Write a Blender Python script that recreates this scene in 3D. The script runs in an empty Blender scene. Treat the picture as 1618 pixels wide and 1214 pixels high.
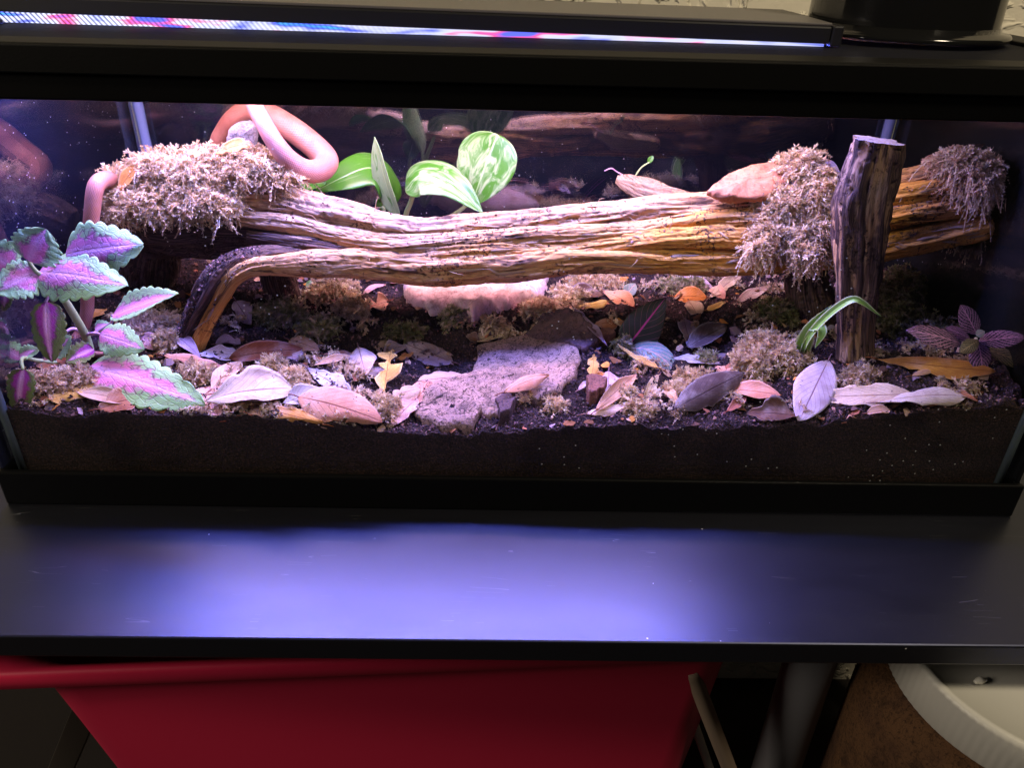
import bpy, math, random
import numpy as np
from mathutils import Matrix, Vector
SC = bpy.context.scene
COL = SC.collection
rng = np.random.default_rng(11)
random.seed(11)
V3 = lambda *a: np.array(a, float)

# ------------------------------------------------------------------ camera
CAM_F, CAM_PITCH, CAM_YAW, CAM_ROLL = 1211.15, .523568, .022457, .027409
CAM = V3(-.01594, -.46861, .38049)
_cp, _sp = math.cos(CAM_PITCH), math.sin(CAM_PITCH)
FW = V3(math.sin(CAM_YAW)*_cp, math.cos(CAM_YAW)*_cp, -_sp)
_r = np.cross(FW, [0, 0, 1.]); _r /= np.linalg.norm(_r); _u = np.cross(_r, FW)
RT = math.cos(CAM_ROLL)*_r + math.sin(CAM_ROLL)*_u
UP = -math.sin(CAM_ROLL)*_r + math.cos(CAM_ROLL)*_u
cd = bpy.data.cameras.new('camera'); co = bpy.data.objects.new('camera', cd); COL.objects.link(co)
cd.sensor_width = 36; cd.lens = CAM_F/1618*36; cd.clip_start = .01; cd.clip_end = 50
M = Matrix(((RT[0], UP[0], -FW[0], CAM[0]), (RT[1], UP[1], -FW[1], CAM[1]), (RT[2], UP[2], -FW[2], CAM[2]), (0, 0, 0, 1)))
co.matrix_world = M
SC.camera = co

# ------------------------------------------------------------------ world, lamps, exposure
w = bpy.data.worlds.new('World'); SC.world = w; w.use_nodes = True
bg = w.node_tree.nodes['Background']; bg.inputs[0].default_value = (.9, .85, .8, 1); bg.inputs[1].default_value = .010
SC.view_settings.view_transform = 'Standard'; SC.view_settings.look = 'None'
SC.view_settings.exposure = 0; SC.view_settings.gamma = 1
SC.cycles.use_denoising = True
SC.cycles.max_bounces = 8; SC.cycles.transparent_max_bounces = 16
SC.cycles.sample_clamp_indirect = 4
def area(name, loc, sx, sy, power, col, target=None, rotz=0):
    l = bpy.data.lights.new(name, 'AREA'); l.shape = 'RECTANGLE'; l.size = sx; l.size_y = sy; l.energy = power; l.color = col
    o = bpy.data.objects.new(name, l); COL.objects.link(o); o.location = loc
    if target is not None:
        o.rotation_euler = (Vector(target)-Vector(loc)).to_track_quat('-Z', 'Y').to_euler()
    else:
        o.rotation_euler = (0, 0, rotz)
    return o
LX0, LX1 = -.42, .203
LED_Z = .3165
for nm, y, wd, pw, cl, tilt in (('led_row_white', .156, .060, 3.35, (1, .83, .92), 0), ('led_row_blue', .132, .016, 6.4, (.09, .13, 1), -.50),
                                ('led_row_red', .176, .012, .95, (1, .12, .36), .15)):
    a = area(nm, ((LX0+LX1)/2, y-.005, LED_Z), LX1-LX0, wd, pw, cl, rotz=math.radians(-2)); a.rotation_euler[0] = tilt
area('ceiling_lamp', (1.1, -.75, 2.1), .35, .35, 33.0, (1, .84, .60), target=(.1, 0, .1))
area('side_lamp', (-1.9, -.8, .95), .5, .5, 20.0, (1, .86, .70), target=(-.3, -.1, -.2))  # added off-view fill that brightens the red tub from the left

# ------------------------------------------------------------------ pixel rays (photo pixels 1618 x 1214)
def ray(px, py): return FW + RT*(px-809)/CAM_F - UP*(py-607)/CAM_F
def atz(px, py, z): d = ray(px, py); return CAM + d*((z-CAM[2])/d[2])
def aty(px, py, y): d = ray(px, py); return CAM + d*((y-CAM[1])/d[1])
def proj(X):
    d = np.asarray(X, float)-CAM; z = d@FW
    return np.array([809+CAM_F*(d@RT)/z, 607-CAM_F*(d@UP)/z, z])
def pxm(X): return proj(X)[2]/CAM_F        # metres per photo pixel there

# ------------------------------------------------------------------ noise
_perm = np.random.default_rng(5).permutation(256)
_perm = np.concatenate([_perm, _perm, _perm])
_val = np.random.default_rng(6).uniform(-1, 1, 256)
def vnoise(p):
    p = np.asarray(p, float); i = np.floor(p).astype(int); f = p-i; f = f*f*(3-2*f); i &= 255
    x, y, z = i[..., 0], i[..., 1], i[..., 2]; r = 0
    for dx in (0, 1):
        for dy in (0, 1):
            for dz in (0, 1):
                h = _val[_perm[_perm[_perm[(x+dx) & 255]+((y+dy) & 255)]+((z+dz) & 255)]]
                r = r + h*(f[..., 0] if dx else 1-f[..., 0])*(f[..., 1] if dy else 1-f[..., 1])*(f[..., 2] if dz else 1-f[..., 2])
    return r
def fbm(p, o=4, g=.5):
    p = np.asarray(p, float); r = 0; a = 1
    for k in range(o): r = r + a*vnoise(p*2.03**k+17.3*k); a *= g
    return r

# ------------------------------------------------------------------ object helpers
def tag(o, label=None, cat=None, group=None, kind=None):
    if label: o['label'] = label
    if cat: o['category'] = cat
    if group: o['group'] = group
    if kind: o['kind'] = kind
    return o
def empty(name, loc, label, cat, group=None):
    o = bpy.data.objects.new(name, None); COL.objects.link(o); o.location = loc
    o.empty_display_size = .01
    return tag(o, label, cat, group)
def mk(name, V, F, mat, parent=None, uv=None, attrs=None, smooth=True, origin=None):
    """one mesh object; V world coordinates, F a list of (n,k) index arrays"""
    V = np.asarray(V, float)
    if isinstance(F, np.ndarray): F = [F]
    F = [np.asarray(f, int) for f in F if len(f)]
    org = V3(0, 0, 0)
    if parent is not None: org = np.array(parent.matrix_world.translation) if parent.parent else np.array(parent.location)
    elif origin is not None: org = np.asarray(origin, float)
    else: org = V3(V[:, 0].mean(), V[:, 1].mean(), V[:, 2].min())
    me = bpy.data.meshes.new(name)
    me.vertices.add(len(V)); me.vertices.foreach_set('co', (V-org).ravel())
    li = np.concatenate([f.ravel() for f in F]); tot = np.concatenate([np.full(len(f), f.shape[1]) for f in F])
    st = np.concatenate([[0], np.cumsum(tot)[:-1]])
    me.loops.add(len(li)); me.loops.foreach_set('vertex_index', li.astype(np.int32))
    me.polygons.add(len(tot)); me.polygons.foreach_set('loop_start', st.astype(np.int32))
    try: me.polygons.foreach_set('loop_total', tot.astype(np.int32))
    except Exception: pass
    me.polygons.foreach_set('use_smooth', np.full(len(tot), bool(smooth)))
    me.update(calc_edges=True)
    if uv is not None:
        ul = me.uv_layers.new(name='UVMap'); ul.data.foreach_set('uv', np.asarray(uv, float)[li].ravel().astype(np.float32))
    for k, a in (attrs or {}).items():
        a = np.asarray(a, float)
        if a.ndim == 1:
            at = me.attributes.new(k, 'FLOAT', 'POINT'); at.data.foreach_set('value', a.astype(np.float32))
        else:
            at = me.attributes.new(k, 'FLOAT_COLOR', 'POINT'); at.data.foreach_set('color', np.c_[a, np.ones(len(a))].ravel().astype(np.float32))
    me.validate()
    if mat: me.materials.append(mat)
    o = bpy.data.objects.new(name, me); COL.objects.link(o)
    if parent is not None: o.parent = parent
    else: o.location = org
    return o
class MB:
    """collects pieces into one mesh"""
    def __init__(s): s.V = []; s.F4 = []; s.F3 = []; s.n = 0
    def add(s, V, F):
        V = np.asarray(V, float); F = F if isinstance(F, list) and len(F) and isinstance(F[0], np.ndarray) else [np.asarray(F, int)]
        for f in F: (s.F4 if f.shape[1] == 4 else s.F3).append(f+s.n)
        s.V.append(V); s.n += len(V); return s
    def box(s, x0, x1, y0, y1, z0, z1, b=.0):
        """box with chamfered edges"""
        b = min(b, (x1-x0)/2.01, (y1-y0)/2.01, (z1-z0)/2.01)
        import bmesh
        bm = bmesh.new(); bmesh.ops.create_cube(bm, size=1)
        for v in bm.verts: v.co = ((x0+x1)/2+v.co.x*(x1-x0), (y0+y1)/2+v.co.y*(y1-y0), (z0+z1)/2+v.co.z*(z1-z0))
        if b > 0: bmesh.ops.bevel(bm, geom=list(bm.edges), offset=b, segments=2, affect='EDGES', profile=.5)
        bmesh.ops.triangulate(bm, faces=list(bm.faces))
        bm.verts.index_update()
        s.add(np.array([v.co[:] for v in bm.verts]), np.array([[v.index for v in f.verts] for f in bm.faces])); bm.free(); return s
    def build(s, name, mat, parent=None, smooth=False, origin=None):
        F = []
        if s.F4: F.append(np.concatenate(s.F4))
        if s.F3: F.append(np.concatenate(s.F3))
        return mk(name, np.concatenate(s.V), F, mat, parent, smooth=smooth, origin=origin)
def gridF(nu, nv, off=0, wrap=False):
    i, j = np.meshgrid(np.arange(nu-1), np.arange(nv if wrap else nv-1), indexing='ij'); j2 = (j+1) % nv
    return np.stack([i*nv+j, i*nv+j2, (i+1)*nv+j2, (i+1)*nv+j], -1).reshape(-1, 4)+off
def catmull(P, n):
    P = np.asarray(P, float); Q = np.vstack([2*P[0]-P[1], P, 2*P[-1]-P[-2]])
    t = np.linspace(0, len(P)-1-1e-9, n); i = t.astype(int); f = (t-i)[:, None]
    a, b, c, d = Q[i], Q[i+1], Q[i+2], Q[i+3]
    return .5*(2*b+(c-a)*f+(2*a-5*b+4*c-d)*f*f+(3*b-a-3*c+d)*f**3)
def frames(C, ref=(0, 0, 1.)):
    T = np.gradient(C, axis=0); T /= np.linalg.norm(T, axis=1)[:, None]+1e-12
    N = np.zeros_like(T); n = np.array(ref, float)
    for k in range(len(C)):
        n = n-T[k]*(n@T[k]); l = np.linalg.norm(n)
        if l < 1e-6: n = np.cross(T[k], [1, .3, .2]); l = np.linalg.norm(n)
        n = n/l; N[k] = n
    return T, N, np.cross(T, N)
def sweep(C, Rr, ns, disp=None, ref=(0, 0, 1.), cap=True, flat=1.0):
    """tube along centres C with radii Rr; disp(s, theta) -> radial factor"""
    C = np.asarray(C, float); n = len(C); T, N, B = frames(C, ref)
    th = np.linspace(0, 2*np.pi, ns, endpoint=False)
    s = np.concatenate([[0], np.cumsum(np.linalg.norm(np.diff(C, axis=0), axis=1))])
    R = np.asarray(Rr)[:, None]*np.ones((1, ns))
    if disp is not None: R = R*disp(s[:, None]+0*th[None], th[None]+0*s[:, None])
    Vv = C[:, None]+N[:, None]*(np.cos(th)[None, :, None]*R[..., None])*flat+B[:, None]*(np.sin(th)[None, :, None]*R[..., None])
    uv = np.stack([s[:, None]+0*th[None], np.abs(((th[None]+0*s[:, None])/np.pi)-1)*np.asarray(Rr)[:, None]*3], -1).reshape(-1, 2)
    F = [gridF(n, ns, wrap=True)]; Vv = Vv.reshape(-1, 3)
    if cap:
        k = len(Vv); Vv = np.vstack([Vv, C[0], C[-1]]); uv = np.vstack([uv, uv[0], uv[-1]])
        j = np.arange(ns); j2 = (j+1) % ns
        F.append(np.concatenate([np.c_[np.full(ns, k), j2, j], np.c_[np.full(ns, k+1), (n-1)*ns+j, (n-1)*ns+j2]]))
    return Vv, F, uv

# ------------------------------------------------------------------ materials
def newmat(name):
    m = bpy.data.materials.new(name); m.use_nodes = True; nt = m.node_tree; nt.nodes.clear()
    return m, nt
class NT:
    def __init__(s, name): s.m, s.t = newmat(name); s.out = s.t.nodes.new('ShaderNodeOutputMaterial')
    def n(s, typ, **kw):
        nd = s.t.nodes.new('ShaderNode'+typ)
        for k, v in kw.items():
            if k.startswith('i_'):
                key = k[2:]; key = int(key) if key.isdigit() else key.replace('_', ' ')
                s.set(nd.inputs[key], v)
            else: setattr(nd, k, v)
        return nd
    def set(s, inp, v):
        if isinstance(v, bpy.types.NodeSocket): s.t.links.new(v, inp)
        elif isinstance(v, bpy.types.Node): s.t.links.new(v.outputs[0], inp)
        else:
            if isinstance(v, tuple) and len(v) == 3 and inp.type == 'RGBA': v = v+(1,)
            inp.default_value = v
    def math(s, op, a, b=0., c=0., clamp=False):
        nd = s.n('Math', operation=op, use_clamp=clamp); s.set(nd.inputs[0], a); s.set(nd.inputs[1], b); s.set(nd.inputs[2], c); return nd.outputs[0]
    def mix(s, f, a, b, bt='MIX'):
        nd = s.n('Mix', data_type='RGBA', blend_type=bt); s.set(nd.inputs[0], f); s.set(nd.inputs[6], a); s.set(nd.inputs[7], b); return nd.outputs[2]
    def ramp(s, f, st, interp='LINEAR'):
        nd = s.n('ValToRGB'); cr = nd.color_ramp; cr.interpolation = interp
        while len(cr.elements) < len(st): cr.elements.new(.5)
        for e, (p, c) in zip(cr.elements, st): e.position = p; e.color = (c+(1,)) if isinstance(c, tuple) else (c, c, c, 1)
        s.set(nd.inputs[0], f); return nd.outputs[0]
    def sstep(s, x, a, b):
        nd = s.n('MapRange', interpolation_type='SMOOTHSTEP'); s.set(nd.inputs[0], x); s.set(nd.inputs[1], a); s.set(nd.inputs[2], b); return nd.outputs[0]
    def noise(s, vec, scale, detail=4, rough=.55, dist=0):
        nd = s.n('TexNoise'); s.set(nd.inputs['Vector'], vec); nd.inputs['Scale'].default_value = scale; nd.inputs['Detail'].default_value = detail
        nd.inputs['Roughness'].default_value = rough; nd.inputs['Distortion'].default_value = dist; return nd.outputs[0]
    def map(s, vec, scale=(1, 1, 1), loc=(0, 0, 0), rot=(0, 0, 0)):
        nd = s.n('Mapping'); s.set(nd.inputs[0], vec); nd.inputs[1].default_value = loc; nd.inputs[2].default_value = rot; nd.inputs[3].default_value = scale; return nd.outputs[0]
    def obj(s): return s.n('TexCoord').outputs['Object']
    def uv(s): return s.n('UVMap').outputs[0]
    def sep(s, v): nd = s.n('SeparateXYZ'); s.set(nd.inputs[0], v); return nd.outputs
    def bump(s, h, strength=.5, dist=.001): nd = s.n('Bump'); s.set(nd.inputs['Height'], h); nd.inputs['Strength'].default_value = strength; nd.inputs['Distance'].default_value = dist; return nd.outputs[0]
    def attr(s, name): return s.n('Attribute', attribute_name=name)
    def pbsdf(s, col, rough=.6, spec=.3, normal=None, **kw):
        b = s.n('BsdfPrincipled'); s.set(b.inputs['Base Color'], col); s.set(b.inputs['Roughness'], rough); s.set(b.inputs['Specular IOR Level'], spec)
        if normal is not None: s.set(b.inputs['Normal'], normal)
        for k, v in kw.items(): s.set(b.inputs[k.replace('_', ' ')], v)
        return b
    def done(s, sh): s.t.links.new(sh.outputs[0] if isinstance(sh, bpy.types.Node) else sh, s.out.inputs[0]); return s.m

def m_plain(name, col, rough=.5, spec=.4, bscale=0, bstr=.3, vary=.0, bdist=.0005, **kw):
    t = NT(name); c = col; nrm = None; o = t.obj()
    if vary: c = t.mix(t.math('MULTIPLY', t.noise(o, 60), vary), col, tuple(x*.35 for x in col))
    if bscale: nrm = t.bump(t.noise(o, bscale, 5), bstr, bdist)
    return t.done(t.pbsdf(c, rough, spec, nrm, **kw))
def m_table():
    t = NT('black_laminate'); o = t.obj()
    grain = t.noise(o, 900, 3); sm = t.noise(t.map(o, (14, 40, 1)), 1, 4)
    dust = t.n('TexVoronoi', feature='F1'); t.set(dust.inputs['Vector'], o); dust.inputs['Scale'].default_value = 85
    spk = t.math('MULTIPLY', t.math('LESS_THAN', dust.outputs['Distance'], .055), t.math('GREATER_THAN', t.sep(dust.outputs['Color'])[0], .86))
    def scr(rot, sx, sy, th, loc):
        v = t.map(o, (sx, sy, 1), loc, (0, 0, rot)); n = t.noise(v, 1, 1, .4)
        l = t.math('LESS_THAN', t.math('ABSOLUTE', t.math('SUBTRACT', n, .5)), th)
        return t.math('MULTIPLY', l, t.math('GREATER_THAN', t.noise(t.map(o, (26, 26, 1), loc), 1, 2), .66))
    sc = t.math('MAXIMUM', scr(.9, 7, 130, .0035, (1, 2, 0)), t.math('MAXIMUM', scr(1.9, 6, 110, .003, (4, 1, 0)), scr(.15, 5, 150, .003, (7, 3, 0))))
    c = t.mix(spk, (.005, .005, .006), (.55, .55, .55)); upz = t.math('GREATER_THAN', t.sep(t.n('NewGeometry').outputs['Normal'])[2], .5); c = t.mix(t.math('MULTIPLY', t.math('MULTIPLY', sc, .22), upz), c, (.3, .3, .32))
    r = t.math('ADD', .29, t.math('MULTIPLY', sm, .12))
    return t.done(t.pbsdf(c, r, .85, t.bump(grain, .12, .0002), Specular_Tint=(.60, .66, 1., 1)))  # blue specular tint puts the hue of the LED glow into the laminate
def m_glass(name='aquarium_glass', f0=.04):
    t = NT(name); tr = t.n('BsdfTransparent'); tr.inputs[0].default_value = (.955, .975, .97, 1)
    g = t.n('BsdfGlossy'); g.inputs['Roughness'].default_value = .0
    ge = t.n('NewGeometry'); dt = t.n('VectorMath', operation='DOT_PRODUCT'); t.set(dt.inputs[0], ge.outputs['Incoming']); t.set(dt.inputs[1], ge.outputs['Normal'])
    fr = t.math('ADD', f0, t.math('MULTIPLY', 1-f0, t.math('POWER', t.math('SUBTRACT', 1., t.math('ABSOLUTE', dt.outputs['Value'])), 5.)), clamp=True)
    mx = t.n('MixShader'); t.set(mx.inputs[0], fr); t.set(mx.inputs[1], tr); t.set(mx.inputs[2], g)
    # faint specks of dust and dried spray
    o = t.obj(); v = t.n('TexVoronoi'); t.set(v.inputs['Vector'], o); v.inputs['Scale'].default_value = 230
    pat = t.sstep(t.noise(o, 9, 3), .5, .72)
    sp = t.math('MULTIPLY', t.math('LESS_THAN', v.outputs['Distance'], .13), t.math('GREATER_THAN', t.math('ADD', t.sep(v.outputs['Color'])[1], t.math('MULTIPLY', pat, .22)), 1.03))
    df = t.n('BsdfDiffuse'); df.inputs[0].default_value = (.8, .8, .82, 1)
    m2 = t.n('MixShader'); t.set(m2.inputs[0], t.math('MULTIPLY', sp, .55)); t.set(m2.inputs[1], mx.outputs[0]); t.set(m2.inputs[2], df.outputs[0])
    return t.done(m2)
def m_wood():
    t = NT('weathered_root_wood'); uv = t.uv(); o = t.obj()
    fib = t.noise(t.map(uv, (26, 1300, 1)), 1, 6, .68, .5); big = t.noise(t.map(uv, (22, 120, 1)), 1, 5, .6, .8)
    blot = t.noise(o, 16, 3)
    bark = t.attr('bark').outputs['Fac']; warm = t.attr('warm').outputs['Fac']
    warm2 = t.math('ADD', t.math('ADD', warm, .16), t.math('MULTIPLY', t.math('SUBTRACT', blot, .5), 1.5), clamp=True)
    pale = t.mix(t.sstep(fib, .30, .62), (.26, .15, .085), (.44, .31, .20))
    org = t.mix(t.sstep(fib, .28, .62), (.42, .15, .018), (.68, .33, .060))
    c = t.mix(warm2, pale, org)
    fine = t.noise(t.map(uv, (34, 420, 1)), 1, 5, .65, 1.2); crk = t.math('MAXIMUM', t.math('MULTIPLY', t.sstep(big, .44, .34), .92), t.math('MULTIPLY', t.sstep(fine, .41, .35), .75))
    c = t.mix(crk, c, (.05, .022, .012))
    brown = t.mix(t.sstep(fib, .35, .65), (.016, .009, .008), (.15, .085, .062))
    bk = t.sstep(t.math('ADD', bark, t.math('MULTIPLY', t.math('SUBTRACT', big, .5), 1.1)), .40, .60)
    c = t.mix(bk, c, brown)
    pt = t.math('MULTIPLY', t.sstep(t.noise(o, 420, 2), .53, .60), t.sstep(t.noise(o, 26, 4, .65), .50, .60))
    c = t.mix(t.math('MULTIPLY', pt, .9), c, (.035, .016, .014))
    h = t.math('ADD', t.math('MULTIPLY', fib, .6), t.math('MULTIPLY', big, .8))
    return t.done(t.pbsdf(c, .72, .25, t.bump(h, .9, .0016)))
def m_leaf():
    t = NT('dry_oak_leaf'); uv = t.uv(); x, y, z = t.sep(uv); o = t.obj()
    oi = t.n('ObjectInfo'); base = oi.outputs['Color']; rnd = oi.outputs['Random']
    a = t.math('ABSOLUTE', t.math('SUBTRACT', y, .5))
    mid = t.sstep(a, .026, .008)
    q = t.math('SUBTRACT', t.math('MULTIPLY', x, 9), t.math('MULTIPLY', a, 7))
    fr = t.math('ABSOLUTE', t.math('SUBTRACT', t.math('FRACT', t.math('ADD', q, rnd)), .5))
    side = t.math('MULTIPLY', t.sstep(fr, .07, .015), .60)
    vor = t.n('TexVoronoi', feature='DISTANCE_TO_EDGE'); t.set(vor.inputs['Vector'], o); vor.inputs['Scale'].default_value = 420
    net = t.math('MULTIPLY', t.sstep(vor.outputs[0], .12, .0), .16)
    vein = t.math('MAXIMUM', t.math('MULTIPLY', mid, .95), t.math('MAXIMUM', side, net))
    dk = t.mix(1., base, (.34, .22, .22), 'MULTIPLY'); lt = t.mix(.35, base, (.85, .75, .68))
    n1 = t.noise(o, 45, 4); n2 = t.noise(o, 160, 3)
    c = t.mix(t.math('MULTIPLY', t.sstep(n1, .42, .68), .55), base, dk)
    c = t.mix(t.math('MULTIPLY', t.sstep(n1, .50, .30), .6), c, lt)
    edge = t.math('MULTIPLY', t.sstep(t.math('ADD', a, t.math('MULTIPLY', t.math('SUBTRACT', n2, .5), .12)), .40, .50), .45)
    c = t.mix(edge, c, lt)
    c = t.mix(vein, c, dk)
    spots = t.sstep(t.noise(o, 260, 2), .69, .73); c = t.mix(t.math('MULTIPLY', spots, .75), c, (.05, .03, .03))
    nr = t.bump(t.math('ADD', t.math('MULTIPLY', n2, .5), t.math('MULTIPLY', vein, -.8)), .5, .0006)
    p = t.pbsdf(c, .62, .25, nr); tl = t.n('BsdfTranslucent'); t.set(tl.inputs[0], c)
    mx = t.n('MixShader'); mx.inputs[0].default_value = .18; t.set(mx.inputs[1], p.outputs[0]); t.set(mx.inputs[2], tl.outputs[0])
    return t.done(mx)
def plantmat(name, fn, rough=.4, spec=.4, trans=.22, bd=.0006):
    t = NT(name); uv = t.uv(); x, y, z = t.sep(uv); o = t.obj(); oi = t.n('ObjectInfo')
    a = t.math('MULTIPLY', t.math('ABSOLUTE', t.math('SUBTRACT', y, .5)), 2)
    c, h = fn(t, x, y, a, o, oi)
    p = t.pbsdf(c, rough, spec, t.bump(h, .6, bd)); tl = t.n('BsdfTranslucent'); t.set(tl.inputs[0], c)
    mx = t.n('MixShader'); mx.inputs[0].default_value = trans; t.set(mx.inputs[1], p.outputs[0]); t.set(mx.inputs[2], tl.outputs[0])
    return t.done(mx)
def veins(t, x, a, n, slope, wid=.07):
    q = t.math('SUBTRACT', t.math('MULTIPLY', x, n), t.math('MULTIPLY', a, slope))
    fr = t.math('ABSOLUTE', t.math('SUBTRACT', t.math('FRACT', q), .5))
    return t.math('MAXIMUM', t.sstep(fr, wid, .01), t.sstep(a, .07, .02))
def coleus(margin, marg2, pink):
    def fn(t, x, y, a, o, oi):
        n = t.noise(o, 110, 4); v = t.n('TexVoronoi', feature='DISTANCE_TO_EDGE'); t.set(v.inputs['Vector'], t.map(t.uv(), (13, 10, 1))); v.inputs['Scale'].default_value = 1
        net = t.sstep(v.outputs[0], .10, .02)
        lim = t.math('SUBTRACT', .60, t.math('MULTIPLY', t.math('POWER', x, 1.9), .58))
        d = t.math('ADD', t.math('SUBTRACT', a, lim), t.math('MULTIPLY', t.math('SUBTRACT', n, .5), 1.1))
        inn = t.sstep(d, .07, -.15); tr = t.math('MULTIPLY', t.sstep(d, -.22, .03), t.sstep(d, .2, .05))
        g = t.mix(t.noise(o, 70, 3), margin, marg2)
        pk = t.mix(t.sstep(a, .30, .02), pink, (.95, .50, .66))
        c = t.mix(inn, g, pk)
        c = t.mix(t.math('MULTIPLY', tr, t.math('ADD', .12, t.math('MULTIPLY', net, .7)), clamp=True), c, (.22, .03, .12))
        c = t.mix(t.math('MULTIPLY', net, .14), c, (.25, .05, .16))
        sp = t.sstep(t.noise(o, 420, 2), .70, .73); c = t.mix(sp, c, (.04, .02, .02))
        vv = veins(t, x, a, 8, 3.2)
        return c, t.math('ADD', t.math('MULTIPLY', vv, -.7), t.math('MULTIPLY', net, -.5))
    return fn
def netleaf(dark, vein, wd=.16, rim=None):
    def fn(t, x, y, a, o, oi):
        v = t.n('TexVoronoi', feature='DISTANCE_TO_EDGE'); t.set(v.inputs['Vector'], t.map(t.uv(), (15, 8, 1))); v.inputs['Scale'].default_value = 1
        net = t.math('MULTIPLY', t.sstep(v.outputs[0], wd*.5, wd*.15), .45); vv = veins(t, x, a, 7.5, 3.2, .17)
        k = t.math('MAXIMUM', net, vv); n = t.noise(o, 150, 3)
        c = t.mix(k, t.mix(n, dark, tuple(q*1.9 for q in dark)), vein)
        if rim: c = t.mix(t.sstep(a, .85, .98), c, rim)
        return c, t.math('MULTIPLY', k, -1)
    return fn
def redvein(t, x, y, a, o, oi):
    vv = veins(t, x, a, 7, 2.6, .045); n = t.noise(o, 90, 3)
    c = t.mix(n, (.018, .022, .016), (.05, .05, .035)); c = t.mix(t.math('MULTIPLY', vv, .65), c, (.42, .12, .18)); c = t.mix(t.sstep(a, .06, .03), c, (.6, .06, .32))
    return c, t.math('MULTIPLY', vv, -1)
def pothos(amt):
    def fn(t, x, y, a, o, oi):
        v = t.map(t.uv(), (2.0, 3.0, 1), rot=(0, 0, .45)); n = 0
        ad = t.n('VectorMath', operation='ADD'); t.set(ad.inputs[0], v); t.set(ad.inputs[1], oi.outputs['Location'])
        n = t.noise(ad.outputs[0], 1.5, 7, .60, 1.3)
        g = t.mix(t.noise(o, 40, 3), (.035, .15, .010), (.085, .26, .022))
        c = t.mix(t.sstep(n, amt+.03, amt-.05), g, (.38, .46, .22)); c = t.mix(t.sstep(n, amt+.12, amt+.02), c, t.mix(.5, c, (.24, .38, .15)))
        c = t.mix(t.math('MULTIPLY', t.sstep(a, .05, .015), .5), c, (.5, .7, .3))
        return c, t.math('ADD', t.math('MULTIPLY', t.sstep(a, .08, .0), -1), t.math('MULTIPLY', n, .15))
    return fn
def grasscol(t, x, y, a, o, oi):
    c = t.mix(t.sstep(a, .66, .82), t.mix(t.noise(t.map(t.uv(), (3, 30, 1)), 1, 2), (.20, .42, .06), (.34, .56, .12)), (.60, .70, .36))
    return c, a
def m_moss():
    t = NT('sphagnum_moss'); c = t.attr('tint').outputs['Color']; o = t.obj()
    c = t.mix(t.math('MULTIPLY', t.noise(o, 500, 2), .3), c, t.mix(1., c, (.45, .32, .22), 'MULTIPLY'))
    p = t.pbsdf(c, .8, .15); tl = t.n('BsdfTranslucent'); t.set(tl.inputs[0], c)
    mx = t.n('MixShader'); mx.inputs[0].default_value = .48; t.set(mx.inputs[1], p.outputs[0]); t.set(mx.inputs[2], tl.outputs[0])
    return t.done(mx)
def m_soil(name='peat_soil', k=1.):
    t = NT(name); o = t.obj(); n = t.noise(o, 130, 6, .7); n2 = t.noise(o, 700, 3, .6); n3 = t.noise(o, 14, 3)
    c = t.ramp(n2, [(.25, (.009*k, .006*k, .006*k)), (.5, (.032*k, .019*k, .018*k)), (.66, (.085*k, .042*k, .034*k)), (.8, (.19*k, .10*k, .08*k))])
    c = t.mix(t.sstep(n3, .45, .65), c, t.mix(1., c, (.45, .38, .4), 'MULTIPLY'))
    return t.done(t.pbsdf(c, .9, .2, t.bump(t.math('ADD', n, t.math('MULTIPLY', n2, .8)), 1., .003)))
def m_crumb():
    t = NT('peat_crumbs'); c = t.attr('tint').outputs['Color']; return t.done(t.pbsdf(c, .85, .25))
def m_snake():
    t = NT('snake_scales'); uv = t.uv(); x, y, z = t.sep(uv); o = t.obj()
    u1 = t.math('MULTIPLY', x, 1150); v1 = t.math('MULTIPLY', y, 1900)
    s1 = t.math('SINE', t.math('ADD', u1, v1)); s2 = t.math('SINE', t.math('SUBTRACT', u1, v1)); h = t.math('MULTIPLY', s1, s2)
    n = t.noise(o, 55, 4); c = t.mix(t.sstep(n, .35, .68), (.33, .120, .082), (.42, .175, .125))
    c = t.mix(t.math('MULTIPLY', t.sstep(t.math('ABSOLUTE', h), .22, .0), .22), c, (.30, .11, .08))
    return t.done(t.pbsdf(c, .42, .45, t.bump(t.math('ABSOLUTE', h), .45, .0005)))
def m_cork(name, c1, c2, c3, sc=1., ck=.55, cw=.06):
    t = NT(name); o = t.obj(); n = t.noise(o, 60*sc, 6, .65); n2 = t.noise(o, 340*sc, 4, .6); n3 = t.noise(o, 18*sc, 3)
    v = t.n('TexVoronoi', feature='DISTANCE_TO_EDGE'); t.set(v.inputs['Vector'], t.mix(.12, o, t.noise(o, 60, 3))); v.inputs['Scale'].default_value = 62*sc
    c = t.mix(t.sstep(n3, .4, .62), c1, c2); c = t.mix(t.math('MULTIPLY', t.sstep(n2, .52, .68), .7), c, c3); c = t.mix(t.math('MULTIPLY', t.sstep(v.outputs[0], cw, .0), ck), c, tuple(q*.35 for q in c3))
    c = t.mix(t.math('MULTIPLY', t.sstep(n, .5, .32), .6), c, c3)
    return t.done(t.pbsdf(c, .88, .2, t.bump(t.math('ADD', n, t.math('MULTIPLY', n2, .5)), .9, .0025)))
def m_wall():
    t = NT('knockdown_plaster'); o = t.obj(); n = t.noise(o, 26, 3, .5, 1.2); h = t.sstep(n, .47, .56)
    return t.done(t.pbsdf((.82, .76, .60), .75, .25, t.bump(t.math('ADD', h, t.math('MULTIPLY', t.noise(o, 90, 3), .25)), .8, .004)))
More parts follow.
